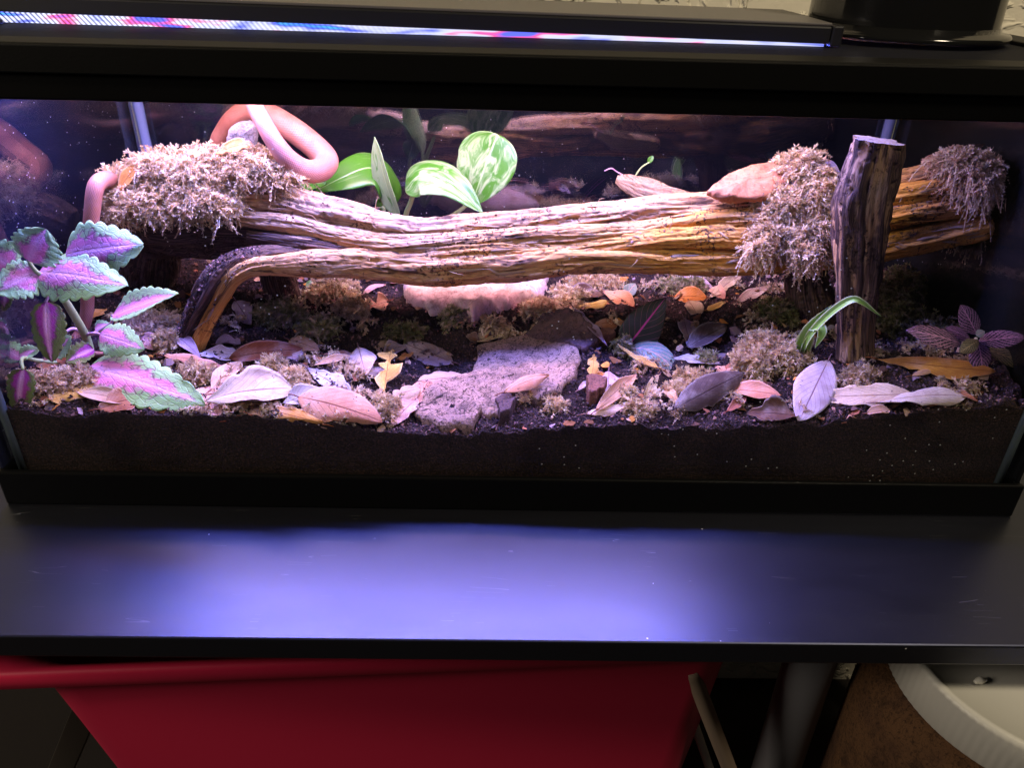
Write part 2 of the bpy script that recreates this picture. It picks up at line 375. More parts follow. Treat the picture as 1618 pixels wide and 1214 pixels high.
def m_led():
    t = NT('lit_led_lens'); o = t.obj(); x, y, z = t.sep(o)
    # coloured diodes; slanted stripes paint the moire of the lit wire mesh
    cell = t.math('FLOOR', t.math('MULTIPLY', x, 27)); wn = t.n('TexWhiteNoise', noise_dimensions='1D'); t.set(wn.inputs['W'], cell)
    n = t.noise(t.map(o, (17, 0, 120)), 1, 2, .55)
    col = t.ramp(n, [(.30, (.05, .75, .75)), (.39, (.10, .14, 1.)), (.46, (.62, .66, 1.)), (.54, (.75, .75, 1.)), (.60, (1., .12, .42)), (.67, (.14, .18, 1.))])
    rib = t.math('SINE', t.math('ADD', t.math('MULTIPLY', x, 1750), t.math('MULTIPLY', z, 1500)))
    st = t.math('ADD', 1.2, t.math('MULTIPLY', rib, t.math('MULTIPLY', t.sstep(t.math('ADD', x, t.math('MULTIPLY', n, .25)), .20, -.30), 1.3)))
    e = t.n('Emission'); t.set(e.inputs[0], col); t.set(e.inputs[1], st)
    return t.done(e)
def m_film():
    t = NT('dark_backing_film'); o = t.obj()
    v = t.n('TexVoronoi'); t.set(v.inputs['Vector'], t.map(o, (1, 1, 1.5))); v.inputs['Scale'].default_value = 190
    sp = t.math('MULTIPLY', t.math('LESS_THAN', v.outputs['Distance'], .14), t.math('GREATER_THAN', t.sep(v.outputs['Color'])[0], .93))
    c = t.mix(t.noise(o, 12, 4), (.006, .008, .024), (.013, .015, .046)); c = t.mix(sp, c, (.6, .6, .65))
    return t.done(t.pbsdf(c, .5, .2))

MT = dict(
    table=m_table(), glass=m_glass(), mirror_glass=m_glass('smudged_back_glass', .20), film_dark=m_plain('black_backing_film', (.004, .004, .005), .6, .15), wood=m_wood(), leaf=m_leaf(), moss=m_moss(), soil=m_soil(k=.85), crumb=m_crumb(), snake=m_snake(), wall=m_wall(), led=m_led(), film=m_film(),  # back and left glass: reflectance raised to strengthen the mirror images
    frame=m_plain('black_plastic_frame', (.003, .003, .0032), .42, .10, 800, .15), lid=m_plain('charcoal_lid_frame', (.004, .004, .004), .5, .10, 800, .2),
    mesh=m_plain('black_wire_mesh', (.02, .02, .022), .4, .5), alu=m_plain('grey_lamp_housing', (.12, .11, .105), .42, .4, 0), face=m_plain('black_lamp_face', (.012, .012, .014), .4, .5),
    dome=m_plain('black_enamel', (.008, .008, .008), .10, .6), silicone_front=m_plain('dark_silicone_seam', (.07, .09, .10), .35, .4), silicone=m_plain('silicone_seam', (.16, .22, .55), .3, .5), red=m_plain('red_plastic', (.54, .018, .065), .42, .35, 300, .1),  # back seams carry the blue LED reflection in their colour
    floor=m_plain('dark_carpet', (.03, .026, .024), .95, .1, 400, .8), leg=m_plain('grey_metal_leg', (.13, .13, .14), .45, .5), pole=m_plain('worn_white_pole', (.20, .15, .11), .6, .3, 200, .2),
    jar=m_cork('jar_of_bedding', (.13, .065, .03), (.09, .045, .025), (.03, .016, .01), 1.2, .5), jarlid=m_plain('frosted_white_lid', (.52, .51, .46), .42, .4, 60, .1), board=m_plain('dark_board', (.06, .05, .04), .7, .3, 100, .3),
    stub=m_cork('grey_weathered_wood', (.22, .19, .19), (.32, .28, .28), (.08, .06, .06), 1.4), slab=m_cork('cork_bark', (.34, .21, .15), (.24, .15, .12), (.04, .024, .02), 1.3, .95, .075),
    stone=m_cork('pale_pink_stone', (.72, .54, .49), (.64, .42, .38), (.44, .25, .21), .7, .40, .04), chip=m_cork('red_brown_bark', (.20, .08, .055), (.15, .07, .05), (.06, .028, .02), 1.5), darkchip=m_cork('dark_bark', (.085, .05, .05), (.12, .065, .06), (.035, .02, .02), 1.4),
    salmon=m_cork('salmon_bark', (.42, .165, .075), (.36, .135, .055), (.20, .08, .035), .8, .25),
    coleus=plantmat('coleus_leaf', coleus((.28, .56, .18), (.54, .78, .34), (.86, .28, .46))), coleus_olive=plantmat('coleus_leaf_olive', coleus((.13, .20, .04), (.22, .27, .06), (.50, .06, .34))),
    fitt=plantmat('pink_veined_leaf', netleaf((.05, .032, .05), (.95, .45, .66))), fitt_y=plantmat('yellow_veined_leaf', netleaf((.05, .045, .02), (.50, .36, .14))),
    fitt_g=plantmat('green_leaf_with_coral_veins', netleaf((.13, .21, .15), (.75, .42, .32), .09)), redvein=plantmat('dark_leaf_with_magenta_rib', redvein),
    pothos=plantmat('variegated_leaf', pothos(.455), .30, .5), pothos_g=plantmat('plain_green_leaf', pothos(.30), .30, .5), pothos_w=plantmat('pale_striped_leaf', pothos(.60), .30, .5),
    blade=plantmat('striped_blade', grasscol), stem=m_plain('green_stem', (.30, .38, .16), .5, .4, 300, .2), stem_p=m_plain('pale_stem', (.55, .50, .42), .5, .4), pet=m_plain('mauve_petiole', (.55, .32, .42), .5, .4),
)

# ------------------------------------------------------------------ the room: wall, floor, table
TW = .3825                                   # half width of the tank
TD = .334                                    # depth of the tank
b = MB().box(-1.6, 1.6, .45, .50, -.75, 1.4); tag(b.build('wall', MT['wall']), kind='structure')
b = MB().box(-2.2, 2.2, -1.6, .45, -.80, -.75); tag(b.build('floor', MT['floor']), kind='structure')
table = empty('table', (0, .1, -.75), 'black laminate table carrying the glass terrarium', 'table')
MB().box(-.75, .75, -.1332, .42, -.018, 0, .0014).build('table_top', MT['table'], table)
for p in ((1262, 1045), (300, 1300)):
    q = atz(p[0], p[1], -.019)
def tube(P, r, n=24, ns=12, **k):
    C = catmull(P, n); rr = np.interp(np.linspace(0, 1, n), np.linspace(0, 1, len(r)), r) if hasattr(r, '__len__') else np.full(n, r)
    return sweep(C, rr, ns, **k)
lx = aty(1262, 1100, -.04)[0]
for sx, sy in ((lx, -.04), (-.68, -.04), (lx+.38, .36), (-.68, .36)):
    Vv, F, uv = tube([(sx, sy, -.75), (sx, sy, -.4), (sx, sy, -.0182)], .020, 6, 28)
    mk('leg', Vv, F, MT['leg'], table)

# ------------------------------------------------------------------ the tank
tank = empty('terrarium', (0, TD/2, .0006), 'black framed glass terrarium standing on the table', 'terrarium')
g = .006
MB().box(-TW, TW, 0, g, .004, .318, .0006).build('front_pane', MT['glass'], tank)
MB().box(-TW, TW, TD-g, TD, .004, .318, .0006).build('back_pane', MT['mirror_glass'], tank)
MB().box(-TW, -TW+g, g, TD-g, .004, .318, .0006).build('side_pane', MT['mirror_glass'], tank)
MB().box(TW-g, TW, g, TD-g, .004, .318, .0006).build('side_pane', MT['glass'], tank)
MB().box(-TW+g, TW-g, g, TD-g, .004, .010).build('bottom_pane', MT['glass'], tank)
f = .002
MB().box(-TW, TW, TD+f, TD+f+.002, .03, .2950).build('backing_film', MT['film'], tank)
MB().box(-TW-f-.002, -TW-f, .0, TD, .03, .2950).build('backing_film', MT['film'], tank)  # added dark sheet, stands for the unlit room beyond the side glass
MB().box(TW+f, TW+f+.002, .0, TD, .03, .2950).build('backing_film', MT['film_dark'], tank)  # added sheet again, its colour darkened for the dim right end
def rails(z0, z1, o, i, bv):
    m = MB(); m.box(-TW-o, TW+o, -o, i, z0, z1, bv); m.box(-TW-o, TW+o, TD-i, TD+o, z0, z1, bv)
    m.box(-TW-o, -TW+i, i+.0005, TD-i-.0005, z0, z1, bv); m.box(TW-i, TW+o, i+.0005, TD-i-.0005, z0, z1, bv); return m
rails(0, .030, .0055, -.0005, .0015).build('bottom_frame', MT['frame'], tank)
rails(.2955, .3190, .0055, -.0005, .0015).build('top_frame', MT['frame'], tank)
rails(.3140, .3192, .0030, .012, .0010).build('frame_ledge', MT['frame'], tank)
for x in (-TW+g+.0015, TW-g-.0015):
    s = 1 if x < 0 else -1
    Vv, F, uv = tube([(x, TD-g-.0015, .02), (x+s*.0008, TD-g-.001, .15), (x, TD-g-.0015, .312)], [.0055, .0045, .0060], 40, 10, disp=lambda s_, t_: 1+.10*fbm(np.stack([s_*60, t_*0, t_*0+3], -1), 3))
    mk('silicone_seam', Vv, F, MT['silicone'], tank)
    Vv, F, uv = tube([(x, g+.0015, .02), (x, g+.0015, .312)], .0035, 8, 8)
    mk('silicone_seam', Vv, F, MT['silicone_front'], tank)

# the lid: frame and woven mesh
lid = empty('mesh_lid', (0, TD/2, .3195), 'black screen lid lying on the top frame', 'lid')
m = MB(); o, i = .0065, .022
m.box(-TW-o, TW+o, -o, i, .3196, .3262, .0015); m.box(-TW-o, TW+o, TD-i, TD+o, .3196, .3262, .0015)
m.box(-TW-o, -TW+i, i+.0005, TD-i-.0005, .3196, .3262, .0015); m.box(TW-i, TW+o, i+.0005, TD-i-.0005, .3196, .3262, .0015)
m.build('lid_frame', MT['lid'], lid)
MB().box(-TW-.0075, TW+.0075, -.0085, -.0066, .3105, .3255, .0008).build('lid_skirt', MT['lid'], lid)
m = MB(); zt = .3222
for x in np.arange(-TW+i, TW-i, .004): m.box(x-.0003, x+.0003, i-.001, TD-i+.001, zt, zt+.0006)
for y in np.arange(i, TD-i, .004): m.box(-TW+i-.001, TW-i+.001, y-.0003, y+.0003, zt+.0007, zt+.0013)
tag(m.build('wire_mesh', MT['mesh'], lid), kind='stuff')

# the LED bar lying on the lid
led = empty('led_light_bar', (-.1, .12, .324), 'long grey aquarium light bar glowing in mixed colours on the screen lid', 'light bar')
A0, A1 = aty(-90, 39, .118), aty(1308, 79.5, .0905)      # lower front edge of the lens
A0[2] = A1[2] = .3242
dirx = A1-A0; dirx /= np.linalg.norm(dirx); diry = np.cross([0, 0, 1], dirx); Z = V3(0, 0, 1)
dep = .125
hl0, hl1 = .0068, .0014
def slab8(P0, P1, d0, d1, z00, z01, z10, z11):
    """bar from P0 to P1, d0..d1 deep, height z00..z01 at P0 and z10..z11 at P1"""
    V = []
    for P, za, zb in ((P0, z00, z01), (P1, z10, z11)):
        for d in (d0, d1):
            for z in (za, zb): V.append(P+diry*d+Z*z)
    F = np.array([[0, 1, 3, 2], [4, 6, 7, 5], [0, 4, 5, 1], [2, 3, 7, 6], [1, 5, 7, 3], [0, 2, 6, 4]]); return np.array(V), F
def bev(o, w_, seg=2):
    md = o.modifiers.new('bevel', 'BEVEL'); md.width = w_; md.segments = seg; return o
Vv, F = slab8(A0, A1-dirx*.003, .001, dep-.004, 0, hl0, 0, hl1); mk('lens', Vv, F, MT['led'], led, smooth=False)
Vv, F = slab8(A0-dirx*.01, A1, .0, dep, hl0+.0002, hl0+.0105, hl1+.0002, hl1+.0110); bev(mk('housing_face', Vv, F, MT['face'], led, smooth=False), .0012)
Vv, F = slab8(A0-dirx*.01, A1, .0015, dep-.0015, hl0+.0106, hl0+.0128, hl1+.0111, hl1+.0130); bev(mk('housing_cover', MT and Vv, F, MT['alu'], led, smooth=False), .0006)
Vv, F = slab8(A1+dirx*.0004, A1+dirx*.008, -.0005, dep+.0005, 0, 0.0005, 0, 0.0005)
Vv[[1, 3, 5, 7], 2] += .0125; bev(mk('end_cap', Vv, F, MT['face'], led, smooth=False), .0012)

# the dome lamp
dc = (atz(1275, 52, .326)+atz(1560, 58, .326))/2; dc[1] = .165; dc[0] = (aty(1275, 50, .165)[0]+aty(1560, 58, .165)[0])/2
dr = (aty(1560, 58, .165)[0]-aty(1275, 50, .165)[0])/2
dome = empty('dome_lamp', (dc[0], dc[1], .3264), 'glossy black heat lamp dome standing beside the light bar', 'heat lamp')
def lathe(prof, c, ns=64):
    prof = np.array(prof); th = np.linspace(0, 2*np.pi, ns, endpoint=False)
    V = np.stack([c[0]+prof[:, 0:1]*np.cos(th), c[1]+prof[:, 0:1]*np.sin(th), prof[:, 1:2]+0*th], -1).reshape(-1, 3)
    return V, [gridF(len(prof), ns, wrap=True)]
zb = .3266
Vv, F = lathe([(dr*.97, zb+.004), (dr*.965, zb+.01), (dr*.955, zb+.04), (dr*.93, zb+.08), (dr*.8, zb+.11), (dr*.4, zb+.13), (dr*.3, zb+.16), (dr*.27, zb+.16), (dr*.37, zb+.128), (dr*.78, zb+.108), (dr*.91, zb+.078), (dr*.93, zb+.01)], dc)
mk('shade', Vv, F, MT['dome'], dome)
Vv, F = lathe([(dr*.95, zb+.0005), (dr*1.09, zb), (dr*1.10, zb+.002), (dr*1.08, zb+.004), (dr*.985, zb+.005), (dr*.965, zb+.009), (dr*.94, zb+.006), (dr*.95, zb+.0005)], dc)
mk('rim', Vv, F, MT['dome'], dome)
Vv, F = lathe([(.001, zb+.158), (dr*.2, zb+.158), (dr*.2, zb+.22), (.001, zb+.222)], dc); mk('socket', Vv, F, MT['face'], dome)

# ------------------------------------------------------------------ things under the table
# red bin
binz = -.052
P0 = atz(24, 1073, -.062); P1 = atz(1186, 1040, -.062)
P1[1] = P0[1]+.030
bx = P1-P0; bx[2] = 0; bl = np.linalg.norm(bx); bx /= bl; by = V3(-bx[1], bx[0], 0); bc = P0+bx*bl/2
red = empty('storage_bin', tuple(P0+bx*bl/2+by*.12-Z*.30), 'red plastic storage tub pushed under the black table', 'tub')
def rr_ring(cx, hx, hy, rad, z, n=8):
    out = []
    for sx, sy, a0 in ((1, -1, -90), (1, 1, 0), (-1, 1, 90), (-1, -1, 180)):
        for k in range(n):
            a = math.radians(a0+90*k/(n-1)); out.append(cx+bx*(sx*(hx-rad)+rad*math.cos(a))+by*(sy*(hy-rad)+rad*math.sin(a))+Z*z)
    return np.array(out)
ctr = P0+bx*bl/2+by*.15; ctr[2] = 0
hx, hy = bl/2, .15
rings = []
for z, s in ((-.066, 1.0), (-.12, .975), (-.20, .94), (-.30, .89), (-.42, .83)):
    rings.append(rr_ring(ctr+bx*hx*(1-s)*.45, hx*s, hy*s, .035, z))
V = np.vstack(rings); nr = len(rings[0])
inn = [rr_ring(ctr+bx*hx*(1-s)*.45, hx*s-.004, hy*s-.004, .032, z) for z, s in ((-.415, .83), (-.20, .94), (-.058, 1.0))]
V = np.vstack([V]+inn); mk('tub_body', V, [gridF(len(rings)+3, nr, wrap=True)], MT['red'], red)
ro = [rr_ring(ctr, hx+d, hy+d2, .04, z) for d, d2, z in ((-.003, -.003, -.058), (.0, .0, -.050), (.022, .006, -.046), (.060, .009, -.047), (.062, .010, -.050), (.062, .010, -.0605), (.058, .008, -.0625), (.054, .005, -.061), (.05, .004, -.052), (.004, .004, -.056), (-.003, -.003, -.058))]
mk('tub_rim', np.vstack(ro), [gridF(len(ro), nr, wrap=True)], MT['red'], red)
# plastic jar
jz = -.05
jc = V3(0, 0, 0); e0 = atz(1405, 1075, jz); e1 = atz(1618, 1197, jz)
jr = .098; jc = V3(e0[0]+jr+.026, e0[1]+.028, 0)
jar = empty('plastic_jar', (jc[0], jc[1], -.30), 'wide jar of brown bedding with a frosted white screw lid', 'jar')
th = np.linspace(0, 2*np.pi, 480, endpoint=False)
Vv, F = lathe([(jr*.90, jz-.038), (jr*.99, jz-.044), (jr*1.06, jz-.06), (jr*1.10, jz-.10), (jr*1.10, jz-.22), (jr*1.0, jz-.25), (.001, jz-.25)], jc, 96)
mk('jar_body', Vv, F, MT['jar'], jar)
prof = [(.0005, jz-.002), (jr*.55, jz-.002), (jr*.925, jz-.002), (jr*.94, jz-.0004), (jr*.965, jz), (jr*.99, jz-.0008), (jr*1.0, jz-.004), (jr*1.0, jz-.034), (jr*.985, jz-.036), (jr*.90, jz-.0365)]
V = []
for k, (r_, z_) in enumerate(prof):
    rib = 1+(.0025*np.sin(th*110) if k in (6, 7) else 0*th); V.append(np.stack([jc[0]+r_*rib*np.cos(th), jc[1]+r_*rib*np.sin(th), z_+0*th], -1))
mk('lid', np.vstack(V), [gridF(len(prof), 480, wrap=True)], MT['jarlid'], jar)
q = atz(1546, 1081, jz-.002)
Vv, F, uv = tube([q+V3(-.004, -.001, .0025), q+V3(0, 0, .0033), q+V3(.005, .001, .0025)], [.0012, .0028, .0010], 10, 10)
tag(mk('bead', Vv, F, MT['jarlid']), 'tiny pale pebble lying on the jar lid', 'pebble')
# leaning pole and board
Pa, Pb = aty(1098, 1075, -.08), aty(1160, 1235, -.08)
Vv, F, uv = tube([Pa+(Pa-Pb)*.1, (Pa+Pb)/2, Pb+(Pb-Pa)*3.5], .0062, 16, 14); tag(mk('wooden_pole', Vv, F, MT['pole']), 'thin worn pole leaning between red tub and table leg', 'pole')
Pa, Pb = aty(1092, 1130, -.03), aty(1128, 1235, -.03)
Vv, F, uv = tube([Pa, (Pa+Pb)/2, Pb+(Pb-Pa)*2.5], .004, 16, 10); tag(mk('white_cable', Vv, F, MT['jarlid']), 'white cable hanging beside the red tub', 'cable')
Pa, Pb = aty(132, 1130, .10), aty(90, 1230, .10)
d = (Pb-Pa)/np.linalg.norm(Pb-Pa); s_ = np.cross(d, [0, 1, 0])
V = np.array([Pa+s_*x+V3(0, y, 0)+d*l for l in (0, .45) for y in (0, .015) for x in (-.014, .014)])
F = np.array([[0, 1, 3, 2], [4, 6, 7, 5], [0, 4, 5, 1], [2, 3, 7, 6], [1, 5, 7, 3], [0, 2, 6, 4]])
tag(bev(mk('wooden_board', V, F, MT['board'], smooth=False), .001), 'dark wooden board leaning in the shade left of the red tub', 'board')

# ------------------------------------------------------------------ soil
FX = [-.38, -.355, -.25, -.15, -.056, .04, .133, .22, .318, .38]
FZ = [.074, .0735, .071, .066, .0595, .064, .068, .075, .0885, .092]
def hbase(x, y):
    x = np.asarray(x, float); y = np.asarray(y, float)
    fz = np.interp(x, FX, FZ); t = np.clip(y/.31, 0, 1)
    bk = .100+.012*np.clip(x/.3, -1, 1)*.3
    h = fz+(bk-fz)*np.clip(t*1.35, 0, 1)**.8
    h = h+.006*fbm(np.stack([x*14, y*14, x*0+2.2], -1), 3)*np.clip(t*9, .55, 1)
    h = h-.016*np.exp(-(((x+.07)/.11)**2+((y-.105)/.035)**2))     # hollow in the shade of the log
    h = h-.008*np.exp(-(((x-.10)/.05)**2+((y-.095)/.03)**2))
    return h
def hsoil(x, y):
    x = np.asarray(x, float); y = np.asarray(y, float)
    return hbase(x, y)+.0036*fbm(np.stack([x*80, y*80, x*0], -1), 3)+.0016*fbm(np.stack([x*380, y*380, x*0+9], -1), 2)
def ground(px, py, lift=0.):
    d = ray(px, py); ts = np.linspace((g+.0005-CAM[1])/d[1], (TD-g-CAM[1])/d[1], 500)
    P = CAM+ts[:, None]*d; k = np.nonzero(P[:, 2] < hbase(P[:, 0], P[:, 1])+lift)[0]
    return P[k[0]] if len(k) else P[-1]
nx, ny = 520, 215
xs = np.linspace(-TW+g+.0006, TW-g-.0006, nx); ys = np.linspace(g+.0006, TD-g-.0006, ny)
X, Y = np.meshgrid(xs, ys, indexing='ij'); Zz = hsoil(X, Y)
V = np.stack([X, Y, Zz], -1).reshape(-1, 3); F = [gridF(nx, ny)[:, ::-1]]
# front, back and side walls of the soil block
def skirt(idx, flip):
    global V
    k = len(V); n = len(idx); a = np.arange(n-1); b0 = V[idx].copy(); tp = b0[:, 2].copy(); nl = 24
    lv = []
    for q in range(nl): c = b0.copy(); c[:, 2] = tp+(.0105-tp)*q/(nl-1); lv.append(c)
    V = np.vstack([V]+lv); q = np.vstack([np.c_[k+l*n+a, k+l*n+a+1, k+(l+1)*n+a+1, k+(l+1)*n+a] for l in range(nl-1)]); F.append(q[:, ::-1] if flip else q)
skirt(np.arange(nx)*ny, False); skirt(np.arange(nx)*ny+ny-1, True); skirt(np.arange(ny), True); skirt((nx-1)*ny+np.arange(ny), False)
tag(mk('soil', V, F, MT['soil'], smooth=True), 'dark peat soil bedding the terrarium floor', kind='structure')
def chips(P, size, seed, name, parent=None, mix=None):
    """small uneven crumbs joined in one mesh"""
    r = np.random.default_rng(seed); n = len(P)
    base = np.array([[1, 0, 0], [-1, 0, 0], [0, 1, 0], [0, -1, 0], [0, 0, 1], [0, 0, -1]], float)
    V = base[None]*(r.uniform(.45, 1.3, (n, 6, 1)))*r.uniform(.5, 1.5, (n, 1, 3))
    a = r.uniform(0, 6.28, (n, 3)); ca, sa = np.cos(a), np.sin(a)
    Rz = np.stack([np.stack([ca[:, 0], -sa[:, 0], 0*a[:, 0]], -1), np.stack([sa[:, 0], ca[:, 0], 0*a[:, 0]], -1), np.stack([0*a[:, 0], 0*a[:, 0], 1+0*a[:, 0]], -1)], 1)
    Rx = np.stack([np.stack([1+0*a[:, 0], 0*a[:, 0], 0*a[:, 0]], -1), np.stack([0*a[:, 0], ca[:, 1], -sa[:, 1]], -1), np.stack([0*a[:, 0], sa[:, 1], ca[:, 1]], -1)], 1)
    V = np.einsum('nij,njk,nmk->nmi', Rz, Rx, V)*size[:, None, None]+P[:, None]
    f = np.array([[0, 2, 4], [2, 1, 4], [1, 3, 4], [3, 0, 4], [2, 0, 5], [1, 2, 5], [3, 1, 5], [0, 3, 5]])
    F = (f[None]+6*np.arange(n)[:, None, None]).reshape(-1, 3)
    pal = np.array([(.014, .009, .010), (.035, .02, .02), (.07, .036, .032), (.05, .028, .028), (.16, .085, .07), (.28, .17, .13)])
    k = r.choice(6, n, p=mix or [.31, .29, .21, .14, .05, .0]); C = pal[k]*r.uniform(1.2, 2.4, (n, 1))
    return mk(name, V.reshape(-1, 3), F, MT['crumb'], parent, attrs={'tint': np.repeat(C, 6, 0)}, smooth=False)
n = 42000
cx = rng.uniform(-TW+.009, TW-.009, n); cy = g+.002+(TD-.02)*rng.uniform(0, 1, n)**1.35
sz = .0005+.0014*rng.uniform(0, 1, n)**3; cz_ = hsoil(cx, cy)+sz*.4
tag(chips(np.c_[cx, cy, cz_], sz, 3, 'soil_crumbs'), 'loose peat crumbs over the soil', kind='stuff')

# ------------------------------------------------------------------ driftwood log
def PX(pts): return np.array([aty(p[0], p[1], p[2]) for p in pts])
LOGP = []
def strand(pts, bark, warm, seed, n=520, ns=72, ridge=.16, fine=.11, deep=.0):
    """pts: (px, py, y, radius px). bark / warm: lists of values along the strand"""
    C = PX(pts); Rr = np.array([p[3]*pxm(c) for p, c in zip(pts, C)])
    Cs = catmull(C, n); rs = np.maximum(catmull(np.c_[Rr, Rr, Rr], n)[:, 0], .0008)
    L = np.concatenate([[0], np.cumsum(np.linalg.norm(np.diff(Cs, axis=0), axis=1))])
    wob = np.stack([fbm(np.stack([L*16, 0*L+seed+k*7, 0*L], -1), 3) for k in range(3)], -1)*rs[:, None]*.16
    Cs = Cs+wob
    def disp(s, t):
        c, sn = np.cos(t), np.sin(t); tw = s*5
        c2, s2 = np.cos(t+tw), np.sin(t+tw)
        a = fbm(np.stack([c2*2.0+seed, s2*2.0, s*16], -1), 3)
        b_ = fbm(np.stack([c2*6+seed, s2*6, s*34+4], -1), 3); d_ = fbm(np.stack([c*16+seed, sn*16, s*24+8], -1), 2); e_ = vnoise(np.stack([c2*13+seed, s2*13, s*52+2], -1)); cr2 = np.clip(1-np.abs(e_)*6, 0, 1)**2
        cr = np.clip(1-np.abs(b_)*5.5, 0, 1)**2
        return 1+ridge*a+fine*b_*.9+.035*d_-.17*cr-.09*cr2*(d_ > -.3)
    V, F, uv = sweep(Cs, rs, ns, disp)
    uv = uv+np.array([seed*1.7, seed*.31])
    nv = len(V); k = np.concatenate([np.repeat(np.linspace(0, 1, n), ns), [0, 1]])
    bk = np.interp(k, np.linspace(0, 1, len(bark)), bark); wm = np.interp(k, np.linspace(0, 1, len(warm)), warm)
    LOGP.append((Cs, rs)); return V, F, uv, bk, wm
def join(parts, name, mat, parent=None, label=None, cat=None):
    Vs, F4, F3, U, B, W_ = [], [], [], [], [], []; o_ = 0
    for V, F, uv, bk, wm in parts:
        Vs.append(V); U.append(uv); B.append(bk); W_.append(wm); F4.append(F[0]+o_)
        if len(F) > 1: F3.append(F[1]+o_)
        o_ += len(V)
    return mk(name, np.vstack(Vs), [np.vstack(F4)]+([np.vstack(F3)] if F3 else []), mat, parent, uv=np.vstack(U), attrs={'bark': np.concatenate(B), 'warm': np.concatenate(W_)})
S = []
# back / top strand
S.append(strand([(300, 330, .165, 26), (360, 318, .16, 28), (430, 320, .155, 27), (520, 338, .15, 27), (610, 362, .145, 23), (700, 366, .145, 23), (800, 358, .145, 22), (900, 347, .145, 22), (1010, 336, .15, 22), (1130, 328, .155, 22), (1240, 322, .16, 24), (1340, 303, .16, 22), (1420, 289, .16, 19), (1500, 272, .16, 17)],
                [.35, .1, .05, .0, .0, .0, .1, .0, .05, .1, .1, .3], [.05, .0, .0, .0, .05, .1, .25, .35, .3, .3], 1.3))
# core that fills the bundle
S.append(strand([(330, 360, .165, 30), (420, 365, .158, 32), (520, 378, .15, 28), (640, 392, .145, 28), (780, 388, .145, 28), (920, 382, .145, 28), (1060, 378, .147, 28), (1200, 370, .155, 32), (1330, 350, .17, 34), (1440, 335, .17, 32), (1530, 325, .17, 28)],
                [.9, .8, .6, .5, .6, .6, .6, .7], [.2, .3, .5, .6, .6], 2.1, ridge=.2))
# second strand
S.append(strand([(380, 345, .142, 12), (450, 352, .138, 15), (530, 370, .135, 17), (620, 388, .132, 16), (720, 384, .132, 15), (820, 377, .132, 16), (930, 370, .132, 16), (1030, 362, .135, 15), (1120, 350, .137, 15), (1200, 346, .135, 16), (1310, 330, .14, 18), (1410, 312, .14, 18), (1490, 305, .14, 17), (1530, 302, .145, 13)],
                [.5, .25, .1, .0, .0, .0, .0, .0, .05, .1], [.0, .0, .1, .25, .45, .65, .75, .75, .6], 3.7, ridge=.12))
# third strand
S.append(strand([(395, 372, .14, 12), (470, 385, .13, 14), (560, 398, .13, 14), (650, 404, .128, 15), (760, 398, .127, 15), (860, 394, .127, 16), (950, 388, .127, 15), (1040, 378, .128, 18), (1130, 374, .13, 19), (1220, 374, .132, 18), (1320, 356, .13, 18), (1420, 340, .13, 18), (1510, 330, .135, 17), (1550, 326, .14, 13)],
                [.9, .7, .35, .1, .0, .0, .0, .0, .0, .15], [.0, .1, .3, .5, .75, .9, .9, .8, .7], 5.2, ridge=.12))
# small split strand
S.append(strand([(820, 404, .124, 3), (880, 404, .118, 7), (960, 404, .118, 8), (1030, 408, .118, 8), (1080, 412, .122, 4)], [.1, .0, .1], [.5, .7, .8], 6.4, n=140, ns=24))
# lower strand with the bent leg on the near side
S.append(strand([(308, 553, .092, 9), (320, 525, .093, 10), (338, 492, .096, 11), (354, 462, .10, 13), (368, 440, .103, 14), (395, 425, .105, 14), (440, 420, .105, 15), (500, 419, .112, 20), (580, 420, .119, 23), (680, 430, .123, 25), (780, 422, .124, 24), (890, 412, .124, 22), (1000, 412, .124, 22), (1100, 413, .125, 22), (1200, 415, .127, 21), (1300, 404, .13, 22), (1400, 390, .128, 23), (1490, 374, .13, 22), (1545, 365, .13, 20), (1562, 362, .13, 15)],
                [.15, .2, .2, .3, .25, .15, .1, .1, .1, .05, .0, .0, .0, .0, .0, .05, .05], [1., 1., .9, .8, .3, .2, .25, .3, .4, .6, .75, .85, .9, .9, .8, .7], 8.8, n=620))
# peat covered bark of the leg
S.append(strand([(288, 548, .100, 13), (303, 512, .102, 17), (323, 474, .104, 21), (345, 436, .107, 22), (376, 412, .112, 18), (425, 401, .12, 13), (480, 400, .125, 8)], [1., 1., 1., 1., .9], [0, 0], 9.9, n=220))
# dark hollow trunk on the left, under the moss
S.append(strand([(165, 360, .185, 26), (215, 350, .185, 44), (275, 355, .18, 50), (340, 365, .175, 44), (410, 385, .165, 32), (480, 400, .15, 20)], [1., 1., 1., 1., .9], [0, 0], 11.1, n=220))
# far legs
S.append(strand([(455, 520, .185, 34), (452, 480, .18, 26), (440, 440, .175, 26), (430, 395, .17, 26)], [1, 1, 1], [0, 0], 12.5, n=120))
S.append(strand([(235, 470, .22, 40), (240, 430, .21, 40), (250, 380, .19, 40)], [1, 1, 1], [0, 0], 13.5, n=120))
S.append(strand([(1300, 540, .155, 42), (1290, 500, .155, 36), (1275, 455, .155, 33), (1265, 400, .16, 30)], [1, .9, 1], [.3, .4], 14.5, n=120))
# ragged end strands on the right
S.append(strand([(1380, 345, .15, 12), (1460, 348, .145, 14), (1530, 345, .14, 12), (1556, 344, .14, 7)], [.9, .6, .9], [.4, .6], 15.5, n=120))
log = join(S, 'driftwood_log', MT['wood']); tag(log, 'long gnarled driftwood log of pale and orange strands spanning the terrarium', 'driftwood')
